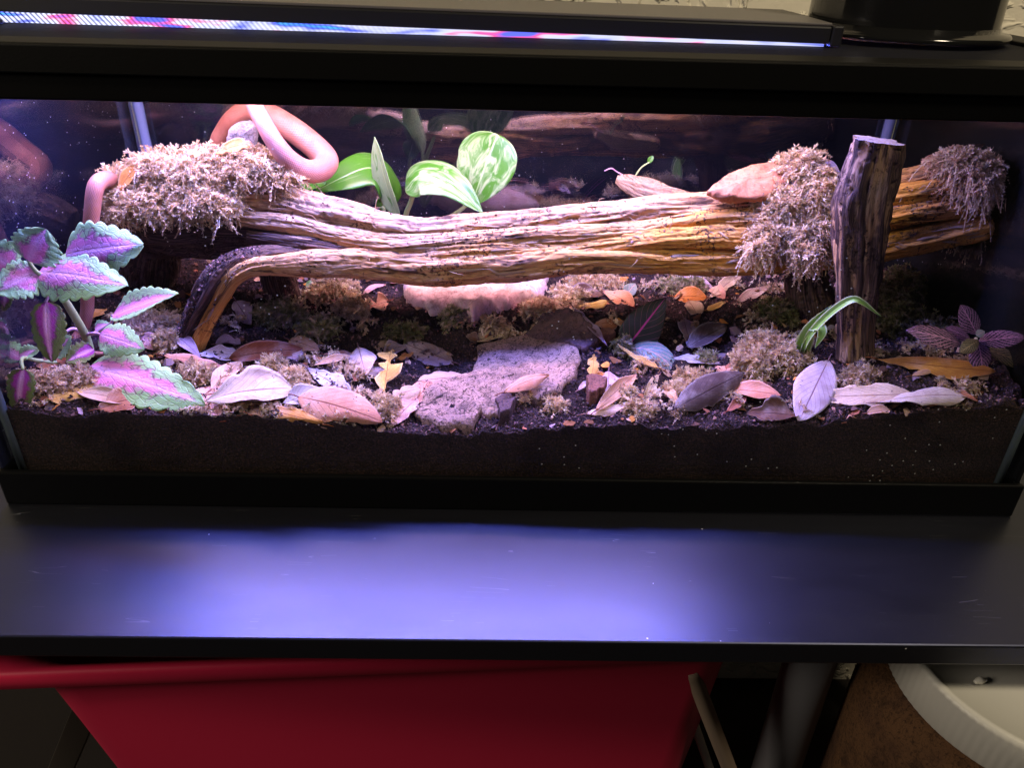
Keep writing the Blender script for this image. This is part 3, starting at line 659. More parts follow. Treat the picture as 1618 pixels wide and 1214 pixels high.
# crumbs and torn fibres lying on the log
Pp = []; Sz = []
for Cs, rs in [LOGP[k] for k in (0, 2, 3, 5)]:
    for q in range(300):
        k = int(rng.uniform(.05, .97)*len(Cs))
        if fbm(Cs[k][None]*25, 2)[0] < -.15: continue
        a = rng.uniform(-1.25, .6); Pp.append(Cs[k]+rs[k]*1.0*V3(0, math.sin(a), math.cos(a))); Sz.append(.0004+.0008*rng.uniform()**2)
a_, b_ = LOGP[6]
for q in range(2600):
    k = int(rng.uniform(.0, .8)*len(a_)); a = rng.uniform(-2.6, 1.2); e = rng.normal(0, .4)
    T, N, B = a_[min(k+1, len(a_)-1)]-a_[k-1], None, None; T = T/np.linalg.norm(T); N = np.cross(T, [0, 1, 0]); N /= np.linalg.norm(N); B = np.cross(T, N)
    Pp.append(a_[k]+rs[0]*0+b_[k]*1.0*(N*math.cos(a)+B*math.sin(a))); Sz.append(.0005+.0012*rng.uniform()**2)
tag(chips(np.array(Pp), np.array(Sz), 8, 'peat_crumbs', log, [.25, .25, .25, .13, .1, .02]), kind='stuff')
fib = MB()
for q in range(130):
    Cs, rs = LOGP[[0, 2, 3, 5, 5][q % 5]]; k = int(rng.uniform(.06, .95)*len(Cs)); a = rng.uniform(-1.3, .2)
    p = Cs[k]+rs[k]*1.02*V3(0, math.sin(a), math.cos(a)); T = Cs[min(k+3, len(Cs)-1)]-Cs[k-3]; T /= np.linalg.norm(T)
    d = T*rng.uniform(-1, 1)+V3(0, math.sin(a), math.cos(a))*rng.uniform(.1, .7)+rng.normal(0, .25, 3); l = rng.uniform(.004, .016)
    Vv, F, uv = tube([p, p+d*l*.5+rng.normal(0, .0008, 3), p+d*l+V3(0, 0, -.002)], [.00035, .0003, .0001], 5, 4, cap=False); fib.add(Vv, F)
for q in range(150):
    Cs, rs = LOGP[[0, 2, 3, 5, 5, 5][q % 6]]; k = int(rng.uniform(.06, .92)*len(Cs)); a = rng.uniform(-1.9, .2); up_ = V3(0, math.sin(a), math.cos(a))
    m_ = int(rng.uniform(6, 26)); k2 = min(k+m_, len(Cs)-2); kk_ = [k, (2*k+k2)//3, (k+2*k2)//3, k2]; a2 = a+rng.normal(0, .25)
    pp = [Cs[i]+rs[i]*(1.0+.10*(j == 3)*rng.uniform())*V3(0, math.sin(a+(a2-a)*j/3), math.cos(a+(a2-a)*j/3)) for j, i in enumerate(kk_)]
    w_ = rng.uniform(.0006, .0019); Vv, F, uv = tube(pp, [w_*.25, w_, w_*.8, w_*.15], 9, 6, ref=up_, flat=.45); fib.add(Vv, F)
tag(fib.build('torn_fibres', m_plain('pale_fibre', (.46, .30, .17), .7, .2, 300, .5, .9), log), kind='stuff')

# ------------------------------------------------------------------ upright post
rows = [(222, 1347, 1425), (250, 1340, 1421), (290, 1328, 1414), (330, 1318, 1409), (370, 1317, 1404), (410, 1318, 1397), (450, 1320, 1390), (490, 1321, 1381), (540, 1322, 1378), (580, 1318, 1382), (610, 1318, 1385)]
C = []; hw = []
for y, a, b_ in rows:
    p = aty((a+b_)/2, y, .078); C.append(p); hw.append((b_-a)/2*pxm(p)*.91)
nrow, ns = 200, 72
Cs = catmull(C, nrow); hs = catmull(np.c_[hw, hw, hw], nrow)[:, 0]
th = np.linspace(0, 2*np.pi, ns, endpoint=False); c, s_ = np.cos(th), np.sin(th)
sq = 1/(np.abs(c)**3.4+np.abs(s_)**3.4)**(1/3.4)
L = np.linspace(0, .2, nrow)[:, None]
nz = fbm(np.stack([c[None]*3+0*L+np.sin(L*40)*.5, s_[None]*3+0*L, L*14+c[None]*0], -1), 4)
nz2 = fbm(np.stack([c[None]*14+0*L, s_[None]*14+0*L, L*22+0*c[None]], -1), 3)
rad = sq[None]*(.97+.15*nz+.08*nz2-.20*np.clip(1-np.abs(nz)*6, 0, 1)**2)
V = Cs[:, None]+V3(1, 0, 0)*(hs[:, None]*rad*c[None])[..., None]+V3(0, 1, 0)*(np.minimum(hs, .024)[:, None]*.8*rad*s_[None])[..., None]
V[:3, :, 2] = V[0, :, 2].mean()-np.linspace(0, .003, 3)[:, None]-.0015*c[None]
uv = np.stack([L+0*th[None], np.abs(th[None]/np.pi-1)*.07+0*L], -1).reshape(-1, 2)
post = empty('wooden_post', tuple(Cs[-1]), 'dark upright post of split wood with a pale sawn top', 'post')
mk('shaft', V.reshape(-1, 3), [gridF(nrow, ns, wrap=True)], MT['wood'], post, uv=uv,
   attrs={'bark': np.clip(.66+.20*np.cos(th)[None]+.5*nz*np.ones_like(L), .2, 1).ravel(), 'warm': np.full(nrow*ns, .05)})  # bark tone thins on the left to imitate the lamplit side
ring = V[0]; cc = ring.mean(0); V2 = np.vstack([cc+(ring-cc)*q+V3(0, 0, .0003) for q in (.995, .6, .25)]+[cc[None]+V3(0, 0, .0003)]); V2[:ns, 2] += .0
V2[ns:, 2] += .0004*fbm(V2[ns:]*300, 2)
j = np.arange(ns); cap = np.c_[np.full(ns, 3*ns), 2*ns+j, 2*ns+(j+1) % ns]
mk('sawn_top', V2, [gridF(3, ns, wrap=True), cap], m_cork('sawn_wood', (.60, .46, .38), (.50, .36, .28), (.30, .20, .15), 1.5, .2), post)

# ------------------------------------------------------------------ snake
def sn(px, py, y): return aty(px, py, y)
path = [sn(222, 553, .075), sn(185, 568, .070), sn(150, 583, .068), sn(118, 590, .075), sn(104, 572, .085), sn(108, 545, .098), sn(128, 525, .108), sn(137, 495, .112), sn(139, 440, .115), sn(142, 385, .118), sn(146, 330, .122), sn(153, 292, .13), sn(172, 284, .150), sn(185, 300, .175)]
path[0][2] = hbase(path[0][0], path[0][1])+.009; 
for k in (1, 2, 3, 4): path[k][2] = max(path[k][2], float(hbase(path[k][0], path[k][1]))+.004)
pb = [aty(202, 296, .185), aty(250, 279, .225), aty(300, 262, .258), aty(340, 241, .272), aty(353, 216, .268), aty(372, 190, .256), aty(400, 174, .245), aty(432, 186, .23), aty(470, 210, .215), aty(503, 237, .20), aty(516, 254, .188), aty(507, 268, .175), aty(484, 270, .163), aty(458, 254, .155), aty(436, 227, .155), aty(417, 195, .162), aty(403, 168, .175), aty(395, 140, .19), aty(400, 110, .20), aty(425, 92, .212), aty(455, 88, .215)]
pts = path+pb; n = 620
Cs = catmull(pts, n)
t = np.linspace(0, 1, n); kk = np.linspace(0, len(pts)-1, n)
rp = np.interp(kk, [0, 4, 8, 12, 17, 19, 22, 26, 28, 31, 34], [3.5, 6.5, 10.5, 13.5, 16, 18, 19.5, 18, 14.5, 12.5, 11.5])
rs = rp*np.array([pxm(c) for c in Cs]); rs[:14] *= np.linspace(.25, 1, 14); 
hd = np.linspace(0, 1, 45); rs[-45:] *= np.interp(hd, [0, .35, .6, .85, 1], [.95, 1.15, 1.1, .75, .2])
Vv, F, uv = sweep(Cs, rs, 28)
snake = mk('snake', Vv, F, MT['snake'], uv=uv); tag(snake, 'slender salmon pink snake draped over moss and hanging at the left', 'snake')
for e in (-1, 1):
    T = Cs[-8]-Cs[-14]; T /= np.linalg.norm(T); N = np.cross(T, [0, 0, 1.]); N /= np.linalg.norm(N)
    p = Cs[-16]+N*e*rs[-16]*.85+V3(0, 0, rs[-16]*.35); Vv, F, uv = tube([p-T*.0012, p, p+T*.0012], [.0003, .0012, .0003], 7, 8)
    mk('eye', Vv, F, MT['dome'], snake, origin=None) if False else None
    Vl = Vv-np.array(snake.location); ob = mk('eye', Vv, F, MT['dome'], snake)

# ------------------------------------------------------------------ leaf blades
def wprof(kind, u):
    if kind == 'oval': return np.sin(np.pi*np.clip(u, 0, 1)**.92)**.72
    if kind == 'obovate': return np.sin(np.pi*u**1.45)**.75
    if kind == 'ovate': return np.sin(np.pi*u**.68)**.80
    if kind == 'lance': return np.sin(np.pi*u**.9)**1.05
    if kind == 'cordate': return np.sin(np.pi*np.clip(u, 0, 1)**.66)**.62
    if kind == 'heart': return np.clip(np.sin(np.pi*np.clip(u*.93+.07, 0, 1)**.62), 0, 1)**.75
    if kind == 'strap': return np.minimum(1, 6*u)*np.clip((1-u)*2.2, 0, 1)**.6
def blade(base, tip, normal, width, kind='oval', nu=16, nv=6, cup=.25, arch=.05, wav=.05, serr=0, nser=9, torn=0, seed=0, thick=.0003, mid=None, ground_clip=False, lift=0., fold=0., twist=0.):
    r = np.random.default_rng(int(seed)+1); base, tip = np.asarray(base, float), np.asarray(tip, float)
    a = tip-base; L = np.linalg.norm(a); ax = a/L; n = np.asarray(normal, float); n = n-ax*(n@ax); n /= np.linalg.norm(n)+1e-9; b = np.cross(n, ax)
    u = np.linspace(0, 1, nu); v = np.linspace(-1, 1, 2*nv+1)
    wp = wprof(kind, np.clip(u, .004, .996))*width/2
    off = 4*u*(1-u)*arch*L
    U, Vv = np.meshgrid(u, v, indexing='ij')
    W = wp[:, None]*np.ones_like(Vv)
    if serr: W = W*(1-serr*(1-np.abs(np.sin(np.pi*nser*U+np.where(Vv > 0, 0, .6)))**.8)*np.abs(Vv)**2)
    if torn: W = W*np.clip(1-torn*np.clip(fbm(np.stack([U*7+seed, np.sign(Vv)*3, 0*U], -1), 3)+.1, 0, 1)*1.8, .1, 1)
    else: W = W*(1+.07*fbm(np.stack([U*5+seed*1.3, np.sign(Vv)*2.5, 0*U], -1), 2))
    ph = r.uniform(0, 6.28)
    hgt = off[:, None]+cup*(Vv*W)**2/(width/2+1e-9)+fold*np.abs(Vv)*W+wav*width*(.5*np.sin(U*7+ph)*Vv*np.abs(Vv)+fbm(np.stack([U*2.6+seed, Vv*1.2, 0*U+seed], -1), 2)*.7*(np.abs(Vv)+.25))
    lat = Vv*W*np.cos(np.clip(np.abs(cup)*np.abs(Vv), 0, 1))
    if mid is not None:
        mc = catmull([base]+list(mid)+[tip], nu); Cc = mc
        T = np.gradient(mc, axis=0); T /= np.linalg.norm(T, axis=1)[:, None]; Bn = np.cross(n, T); Bn /= np.linalg.norm(Bn, axis=1)[:, None]; Nn = np.cross(T, Bn)
        if twist: 
            an = twist*u[:, None]; Bn, Nn = Bn*np.cos(an)+Nn*np.sin(an), Nn*np.cos(an)-Bn*np.sin(an)
        P = Cc[:, None]+Bn[:, None]*lat[..., None]+Nn[:, None]*hgt[..., None]
        nn = Nn[:, None]+0*P
    else:
        P = base+U[..., None]*a+b*lat[..., None]+n*hgt[..., None]; nn = n+0*P
    P = P.reshape(-1, 3); nn = nn.reshape(-1, 3)
    if ground_clip:
        P[:, 1] = np.clip(P[:, 1], g+.0012, TD-g-.001); P[:, 0] = np.clip(P[:, 0], -TW+g+.001, TW-g-.001)
        P[:, 2] = np.maximum(P[:, 2], hsoil(P[:, 0], P[:, 1])+.0009+lift)
    q = P-nn*thick; k = len(P); nvv = 2*nv+1
    top = gridF(nu, nvv); bot = gridF(nu, nvv, k)[:, ::-1]
    ring = np.concatenate([np.arange(nvv), np.arange(1, nu)*nvv+nvv-1, (nu-1)*nvv+np.arange(nvv-2, -1, -1), np.arange(nu-2, 0, -1)*nvv])
    nx_ = np.roll(ring, -1); side = np.c_[ring, ring+k, nx_+k, nx_]
    uv = np.stack([U, Vv*.5+.5], -1).reshape(-1, 2)
    return np.vstack([P, q]), [np.vstack([top[:, ::-1], bot[:, ::-1], side[:, ::-1]])], np.vstack([uv, uv])
def widthm(px, base, tip, n):
    a = tip-base; ax = a/np.linalg.norm(a); n = n-ax*(n@ax); n /= np.linalg.norm(n); b = np.cross(n, ax); m_ = (base+tip)/2
    l = np.linalg.norm((proj(m_+b*.004)-proj(m_-b*.004))[:2])/.008
    return px/max(l, 420.)
LC = dict(lilac=(.56, .44, .46), pale=(.68, .50, .40), pink=(.66, .37, .27), salmon=(.66, .31, .18), orange=(.60, .25, .045), amber=(.62, .36, .08), brown=(.26, .10, .035), dark=(.085, .048, .048), umber=(.13, .06, .035), tan=(.52, .33, .19), mauve=(.36, .25, .26), green=(.44, .46, .36), rust=(.40, .14, .07))
LEAVES = [
 # base px, tip px, width px, colour, shape, label, options
 ((83,637),(152,616),24,'amber','oval','amber yellow leaf lying at the glass below the coleus',{}),
 ((206,643),(130,628),24,'pink','oval','pinkish tan leaf with thin stalk next to the amber leaf',{}),
 ((163,652),(233,634),34,'rust','oval','rusty pink leaf pressed to the glass under the big coleus leaf',{}),
 ((318,634),(243,652),22,'orange','oval','orange leaf with pale rim under the tip of the big coleus leaf',{}),
 ((62,586),(106,574),16,'brown','oval','small brown leaf beneath the curled green coleus leaf',{}),
 ((219,540),(254,556),28,'pink','oval','faded pink leaf tucked behind the large coleus leaf',{}),
 ((146,508),(170,494),16,'orange','oval','orange brown scrap of leaf behind the hanging snake',{}),
 ((283,540),(316,570),20,'lilac','lance','narrow lilac leaf at the foot of the bent log leg',{'arch':.08}),
 ((313,566),(377,566),22,'pale','obovate','pale pointed leaf just right of the log leg foot',{}),
 ((266,570),(356,587),18,'salmon','lance','long salmon leaf lying in front of the log leg',{}),
 ((338,620),(382,582),28,'pink','lance','pink leaf with upturned orange edge behind the big pale leaf',{'roll':.5}),
 ((372,572),(474,560),30,'brown','oval','large orange brown leaf curled up like a canoe',{'cup':.55,'roll':.6,'arch':.10}),
 ((335,645),(456,628),54,'pale','obovate','broad pale leaf with dark midrib lying over others',{'lift':.003}),
 ((452,643),(513,620),26,'lilac','lance','slim lilac leaf continuing from the broad pale leaf',{}),
 ((340,618),(345,664),50,'pink','ovate','rounded pink leaf pressed against the glass beside the broad pale leaf',{}),
 ((398,612),(446,594),24,'pink','oval','pink curled leaf with a blue grey spot',{'roll':.4}),
 ((482,642),(596,676),56,'salmon','oval','largest smooth salmon leaf at the front glass',{'wav':.03,'torn':0,'lift':.003,'cup':-.25,'roll':.35}),
 ((506,676),(433,658),34,'orange','oval','orange brown leaf partly under the largest salmon leaf',{'roll':.2}),
 ((490,590),(551,628),32,'lilac','obovate','lilac leaf with a small torn hole',{'torn':.15}),
 ((552,634),(580,640),20,'salmon','oval','short brownish leaf peeking behind the largest salmon leaf',{}),
 ((568,564),(578,602),38,'pale','ovate','round pale leaf with a dark midrib beside the yellow leaf',{'roll':.3,'lift':.004}),
 ((609,628),(620,566),40,'amber','oval','torn yellow leaf with a brown tear',{'torn':.7,'lift':.003}),
 ((578,598),(617,582),24,'mauve','oval','greyish pink leaf beneath the torn yellow leaf',{}),
 ((710,576),(643,550),30,'mauve','oval','smooth mauve oval leaf alone on the dark soil',{'wav':.03,'torn':0,'cup':-.2}),
 ((607,566),(642,553),18,'mauve','lance','dull mauve leaf behind the torn yellow leaf',{}),
 ((631,573),(652,564),9,'orange','oval','tiny orange fragment beside the mauve oval leaf',{}),
 ((741,598),(667,607),30,'tan','obovate','tan leaf sliding under the cork bark edge',{'torn':.2}),
 ((648,650),(684,608),28,'salmon','lance','upright orange tan leaf leaning on the cork bark',{'roll':.5}),
 ((655,640),(622,674),32,'pink','oval','crumpled pink leaf at the foot of the upright orange tan leaf',{'torn':.2}),
 ((617,636),(662,622),22,'tan','oval','dull tan leaf flat behind the crumpled pink leaf',{'torn':.3}),
 ((513,566),(565,567),8,'brown','lance','thin brown rolled leaf left of the round pale leaf',{'cup':.6}),
 ((562,571),(497,584),11,'tan','lance','narrow tan leaf under the thin brown rolled leaf',{'cup':.5}),
 ((462,545),(503,560),26,'tan','ovate','dull tan leaf behind the canoe curled leaf tip',{}),
 ((437,574),(482,562),19,'pale','lance','pale pink leaf in front of the dull tan leaf',{}),
 ((614,482),(570,496),30,'salmon','ovate','torn orange leaf standing on moss left of the pink stone',{'torn':.5,'roll':.3}),
 ((572,472),(610,455),10,'pink','lance','thin pink leaf behind the torn orange leaf',{}),
 ((518,684),(549,688),9,'pale','oval','whitish sliver of leaf under the largest salmon leaf',{}),
 ((374,482),(398,518),30,'lilac','ovate','lilac leaf with violet vein under the log behind its leg',{'roll':.6}),
 ((344,550),(373,546),16,'mauve','oval','small dusky leaf beside the foot of the bent leg',{}),
 ((757,545),(806,522),28,'tan','ovate','olive tan leaf between pink stone and cork bark',{'torn':.2}),
 ((738,536),(757,546),14,'umber','oval','crumbled dark leaf bit left of the olive tan leaf',{}),
 ((912,466),(993,444),24,'orange','oval','bright orange leaf under the log right of the stone',{'roll':.3}),
 ((951,466),(1002,490),24,'salmon','obovate','pale orange leaf below the bright orange leaf',{'roll':.3}),
 ((893,472),(953,470),22,'umber','oval','dark curled leaf in the pile right of the stone',{'cup':.5}),
 ((960,482),(912,492),14,'amber','strap','straight amber leaf at the base of the pile',{}),
 ((937,520),(998,516),18,'brown','oval','dark brown leaf just left of the magenta ribbed leaf',{}),
 ((905,502),(958,562),16,'mauve','lance','slim purple leaf slanting across the cork bark edge',{'lift':.006}),
 ((1064,474),(1116,476),24,'orange','oval','orange leaf right of the magenta ribbed leaf',{'roll':.3}),
 ((1100,504),(1088,482),28,'tan','ovate','buff leaf hanging below the orange leaf',{'roll':.4}),
 ((1073,444),(1130,464),18,'lilac','lance','long lilac leaf under the log at mid right',{}),
 ((1121,476),(1170,440),20,'pale','oval','pale pink leaf raised against the underside of the log',{'roll':.4}),
 ((1120,462),(1145,478),22,'pink','oval','pink leaf overlapped by the raised pale leaf',{}),
 ((1163,482),(1217,456),18,'pale','lance','pale leaf lying beside the dark log foot',{}),
 ((1115,496),(1150,482),9,'amber','strap','thin amber strip of leaf right of the buff leaf',{}),
 ((1079,514),(1092,563),30,'mauve','ovate','mauve leaf with a long stalk in the right hollow',{'lift':.002}),
 ((1088,560),(1142,530),30,'dark','oval','dusky purple leaf overlapping the stalked mauve leaf',{'lift':.005}),
 ((1101,530),(1137,516),14,'brown','oval','brown leaf behind the dusky purple leaf',{}),
 ((1067,572),(1134,582),15,'green','lance','pale greenish leaf in front of the dusky purple leaf',{}),
 ((1073,655),(1165,606),46,'dark','oval','large near black leaf with raised veins at the front',{'wav':.05,'torn':0,'roll':.45,'lift':.004,'serr':.1}),
 ((1196,608),(1132,590),24,'salmon','oval','speckled salmon leaf behind the near black leaf',{}),
 ((1157,622),(1228,630),24,'salmon','oval','salmon leaf between near black leaf and standing lilac leaf',{}),
 ((1037,602),(1012,654),18,'tan','oval','twisted buff leaf in front of the coral veined leaf',{'cup':.5,'roll':.4}),
 ((946,657),(999,608),22,'salmon','oval','coral red oval leaf leaning up at the front centre',{'roll':.5,'lift':.004}),
 ((961,596),(958,640),34,'lilac','ovate','pale lilac leaf behind the coral red leaf',{'roll':.5}),
 ((930,660),(990,648),15,'pale','lance','whitish leaf below the coral red leaf',{}),
 ((937,610),(958,598),14,'orange','oval','orange scrap above the pale lilac leaf',{}),
 ((935,600),(938,570),18,'amber','oval','small amber leaf standing right of the cork bark',{'torn':.3,'roll':.5}),
 ((1036,596),(976,560),9,'amber','strap','thin curved amber leaf crossing the dark hollow',{'lift':.006,'arch':-.06}),
 ((800,646),(861,622),18,'salmon','lance','salmon pink leaf lying on the lower end of the cork bark',{'lift':.012}),
 ((914,622),(930,608),7,'pale','lance','small white sliver beside the red bark chip',{}),
 ((1051,624),(1067,642),14,'salmon','oval','small peach leaf beside the near black leaf',{}),
 ((1254,664),(1184,660),34,'umber','oval','dark brown leaf at the glass left of the standing lilac leaf',{}),
 ((1306,580),(1260,676),58,'lilac','oval','large lilac leaf standing at the front glass',{'stand':-.024,'lift':.002,'cup':-.1,'wav':.02,'torn':0,'arch':.03}),
 ((1428,630),(1302,634),36,'pale','oval','long pale pink leaf right of the standing lilac leaf',{'roll':.1,'wav':.05,'cup':.15}),
 ((1392,646),(1514,638),30,'pale','obovate','second long pale leaf with torn edge at the right front',{'torn':.2,'lift':.002}),
 ((1392,585),(1554,603),30,'orange','obovate','long cinnamon leaf at the right below the pink veined plant',{'cup':-.3,'roll':.35,'lift':.006,'wav':.05,'torn':0}),
 ((1370,660),(1402,656),15,'tan','oval','little buff leaf under the long pale pink leaf',{}),
 ((1462,646),(1492,638),12,'orange','oval','little orange leaf under the second long pale leaf',{}),
 ((1335,674),(1352,668),7,'salmon','oval','tiny orange speck of leaf at the glass right of the standing lilac leaf',{}),
 ((1302,526),(1320,522),10,'lilac','oval','tiny bluish leaf tucked beside the post foot',{}),
 ((1150,655),(1176,635),14,'rust','oval','crumpled dark red leaf right of the near black leaf',{}),
 ((360,672),(398,664),14,'rust','oval','reddish leaf fragment at the glass under the broad pale leaf',{}),
 ((400,655),(420,682),26,'pink','ovate','pinkish leaf partly buried in front of the broad pale leaf',{}),
 ((1500,628),(1540,640),10,'rust','lance','thin reddish leaf at the far right front',{}),
 ((1440,600),(1480,590),9,'tan','lance','faded strip of leaf above the long cinnamon leaf',{}),
]
LG = 'dry leaves scattered on the soil'
def put_leaf(base, tip, w_, colr, kind, label, op, seed):
    lift = op.get('lift', 0.)
    if base[1] > 530 and 'stand' not in op:
        mx_, my_ = (base[0]+tip[0])/2, (base[1]+tip[1])/2
        base = (mx_+(base[0]-mx_)*1.16, my_+(base[1]-my_)*1.16); tip = (mx_+(tip[0]-mx_)*1.16, my_+(tip[1]-my_)*1.16); w_ *= 1.12
    Bp = ground(*base)

    if 'stand' in op: Tp = ground(*tip); Bp = aty(base[0], base[1], Tp[1]-op['stand']*2.2)
    else: Tp = ground(*tip)
    r = np.random.default_rng(seed)
    n = V3(r.normal(0, .12), -.30-op.get('roll', .1)*1.1, 1.)
    ax = (Tp-Bp)/np.linalg.norm(Tp-Bp); L = np.linalg.norm(Tp-Bp)
    if L > .09: Tp = Bp+ax*.09
    W = widthm(w_, Bp, Tp, n); W = min(W*1.12, L*.85)
    up = V3(0, 0, .0035+lift); 
    V, F, uv = blade(Bp+up, Tp+up, n, W, kind, 18, 6, op.get('cup', r.choice([-.35, .3, .45])), op.get('arch', r.uniform(-.02, .09)), op.get('wav', .10), op.get('serr', 0), 8, op.get('torn', r.uniform(.1, .3) if r.uniform() < .5 else 0), seed, ground_clip=True, lift=lift*.5)
    stp = Bp+up; d = -(Tp-Bp)/L
    # short stalk
    k = len(V); sv, sf, su = tube([stp-d*.001, stp+d*.003+V3(0, 0, .0006), stp+d*min(.008, .2*L)+V3(0, 0, .0004)], [.0006, .0005, .0003], 5, 5)
    if op.get('stalk', 1): V = np.vstack([V, sv]); F = [np.vstack([F[0], sf[0]+k]), sf[1]+k]; uv = np.vstack([uv, su*0+.5])
    o = mk('dry_leaf', V, F, MT['leaf'], uv=uv); c = np.array(LC[colr])*1.04*r.uniform(.88, 1.12, 3)
    o.color = (*np.clip(c, 0, 1), 1); return tag(o, label, 'leaf', LG)
for k, (b_, t_, w_, c_, kd, lb, op) in enumerate(LEAVES): put_leaf(b_, t_, w_, c_, kd, lb, op, 100+k)
def free_leaf(B, T, n, w_, colr, kind, label, grp=None, **op):
    W = widthm(w_, B, T, np.asarray(n, float)); V, F, uv = blade(B, T, n, W, kind, 18, 6, seed=int(abs(B[0])*1e4), **op)
    o = mk('dry_leaf', V, F, MT['leaf'], uv=uv); o.color = (*LC[colr], 1); return tag(o, label, 'leaf', grp or 'dry leaves caught on the log')
free_leaf(aty(222, 258, .150), aty(186, 303, .142), (-.5, -1, .5), 22, 'orange', 'lance', 'pointed orange leaf beside the hanging snake on the moss', cup=.2, arch=.05)
free_leaf(aty(398, 226, .160), aty(340, 243, .150), (.1, -.9, .8), 24, 'orange', 'ovate', 'orange leaf lying under the snake loop', cup=.3, arch=.08, torn=.3)
free_leaf(aty(1284, 253, .165), aty(1328, 277, .155), (0, -.8, .8), 22, 'lilac', 'oval', 'pale lilac leaf resting on the moss behind the post', cup=.2)
free_leaf(aty(1492, 246, .17), aty(1456, 257, .165), (0, -1, .5), 16, 'salmon', 'obovate', 'orange leaf poking out above the log behind the post', cup=.2)
free_leaf(aty(1556, 228, .16), aty(1478, 258, .145), (.1, -.6, .8), 16, 'umber', 'lance', 'dark bark coloured leaf on top of the far right moss', cup=.5)

# ------------------------------------------------------------------ slabs: stone, bark, chips
def slab(name, pts, mat, label, cat, thick, h0=.0, rough=.0015, tilt=(0, 0), pos=None, n=46, group=None, dome_=.0, pit=0., terr=0.):
    """uneven plate whose outline is given in photo pixels on the ground (or on points given by pos)"""
    G = np.array([ground(*p) if pos is None else pos(*p) for p in pts]); c = G.mean(0)
    t_ = np.linspace(0, len(G), 150, endpoint=False); i_ = t_.astype(int); f_ = (t_-i_)[:, None]; O = G[i_]*(1-f_)+G[(i_+1) % len(G)]*f_
    dl = fbm(O*160, 3)[:, None]*.0022*(O-c)/np.linalg.norm(O-c, axis=1)[:, None]; O = O+dl
    rings = []; zz = []
    tiltz = lambda P: tilt[0]*(P[:, 0]-c[0])+tilt[1]*(P[:, 1]-c[1])
    for q, dz in ((1.0, -.012), (1.0, h0-.001), (1.01, h0+thick*.45), (.985, h0+thick*.85), (.94, h0+thick), *[(x, h0+thick+dome_*(1-x*x)) for x in np.linspace(.87, .02, 18)]):
        P = c+(O-c)*q; P[:, 2] = (hbase(P[:, 0], P[:, 1]) if pos is None else P[:, 2])+dz+tiltz(P)
        a = np.array([1, 1, .35])*rough; P = P+np.stack([fbm(P*s_+k*9, 4) for k, s_ in enumerate((120, 120, 70))], -1)*a+np.array([0, 0, 1.])*(rough*1.3*fbm(P*60+3, 4))[:, None]
        if pit: P[:, 2] -= pit*np.clip(fbm(P*75+7, 3)-.25, 0, 1)*(1 if q < .97 else 0)
        if terr and q < .99: tn = fbm(P*np.array([34, 80, 30])+5, 3)*1.6; P[:, 2] += terr*(np.floor(tn*2)/2+.5*np.clip((tn*2-np.floor(tn*2)-.8)*5, 0, 1))
        rings.append(P)
    V = np.vstack(rings); F = [gridF(len(rings), 150, wrap=True)]
    k = len(V); V = np.vstack([V, rings[-1].mean(0)]); j = np.arange(150); F.append(np.c_[np.full(150, k), k-150+j, k-150+(j+1) % 150])
    return tag(mk(name, V, F, mat), label, cat, group)
slab('bark_slab', [(655, 655), (668, 640), (690, 612), (735, 603), (757, 577), (752, 553), (800, 548), (836, 540), (862, 530), (905, 545), (918, 575), (908, 600), (880, 630), (850, 640), (806, 626), (792, 660), (770, 668), (758, 660), (745, 682), (700, 685), (665, 668)], MT['slab'], 'flat piece of cracked cork bark in the centre of the soil', 'bark', .0072, .0005, .0009, pit=.0035, terr=.0016)
slab('bark_chunk', [(832, 545), (848, 518), (866, 506), (897, 503), (925, 520), (946, 550), (925, 566), (895, 560), (862, 552)], MT['darkchip'], 'dark purplish bark chunk at the back edge of the cork bark', 'bark', .008, .002, .0022, (0, .02))  # dark colour stands for shade on the rear of the bark slab
slab('bark_chip', [(925, 618), (932, 614), (955, 620), (952, 634), (940, 642), (928, 640)], MT['chip'], 'small reddish brown bark chip near the front centre', 'bark', .012, .001, .0008)
slab('bark_chip', [(940, 533), (960, 530), (968, 536), (955, 542), (944, 541)], MT['chip'], 'little brown bark chip left of the magenta ribbed leaf', 'bark', .006, .001, .0008)
slab('bark_chip', [(782, 650), (805, 632), (812, 648), (806, 664), (790, 668)], MT['darkchip'], 'dark bark chip leaning on the front end of the cork bark', 'bark', .010, .001, .0008)
slab('pink_stone', [(636, 464), (642, 482), (682, 496), (722, 500), (746, 517), (768, 502), (800, 494), (832, 486), (858, 472), (864, 448), (856, 430), (800, 416), (700, 418), (645, 438)], MT['stone'], 'pale pink flat stone under the middle of the log', 'stone', .013, .001, .0022, dome_=.003, pit=.004)
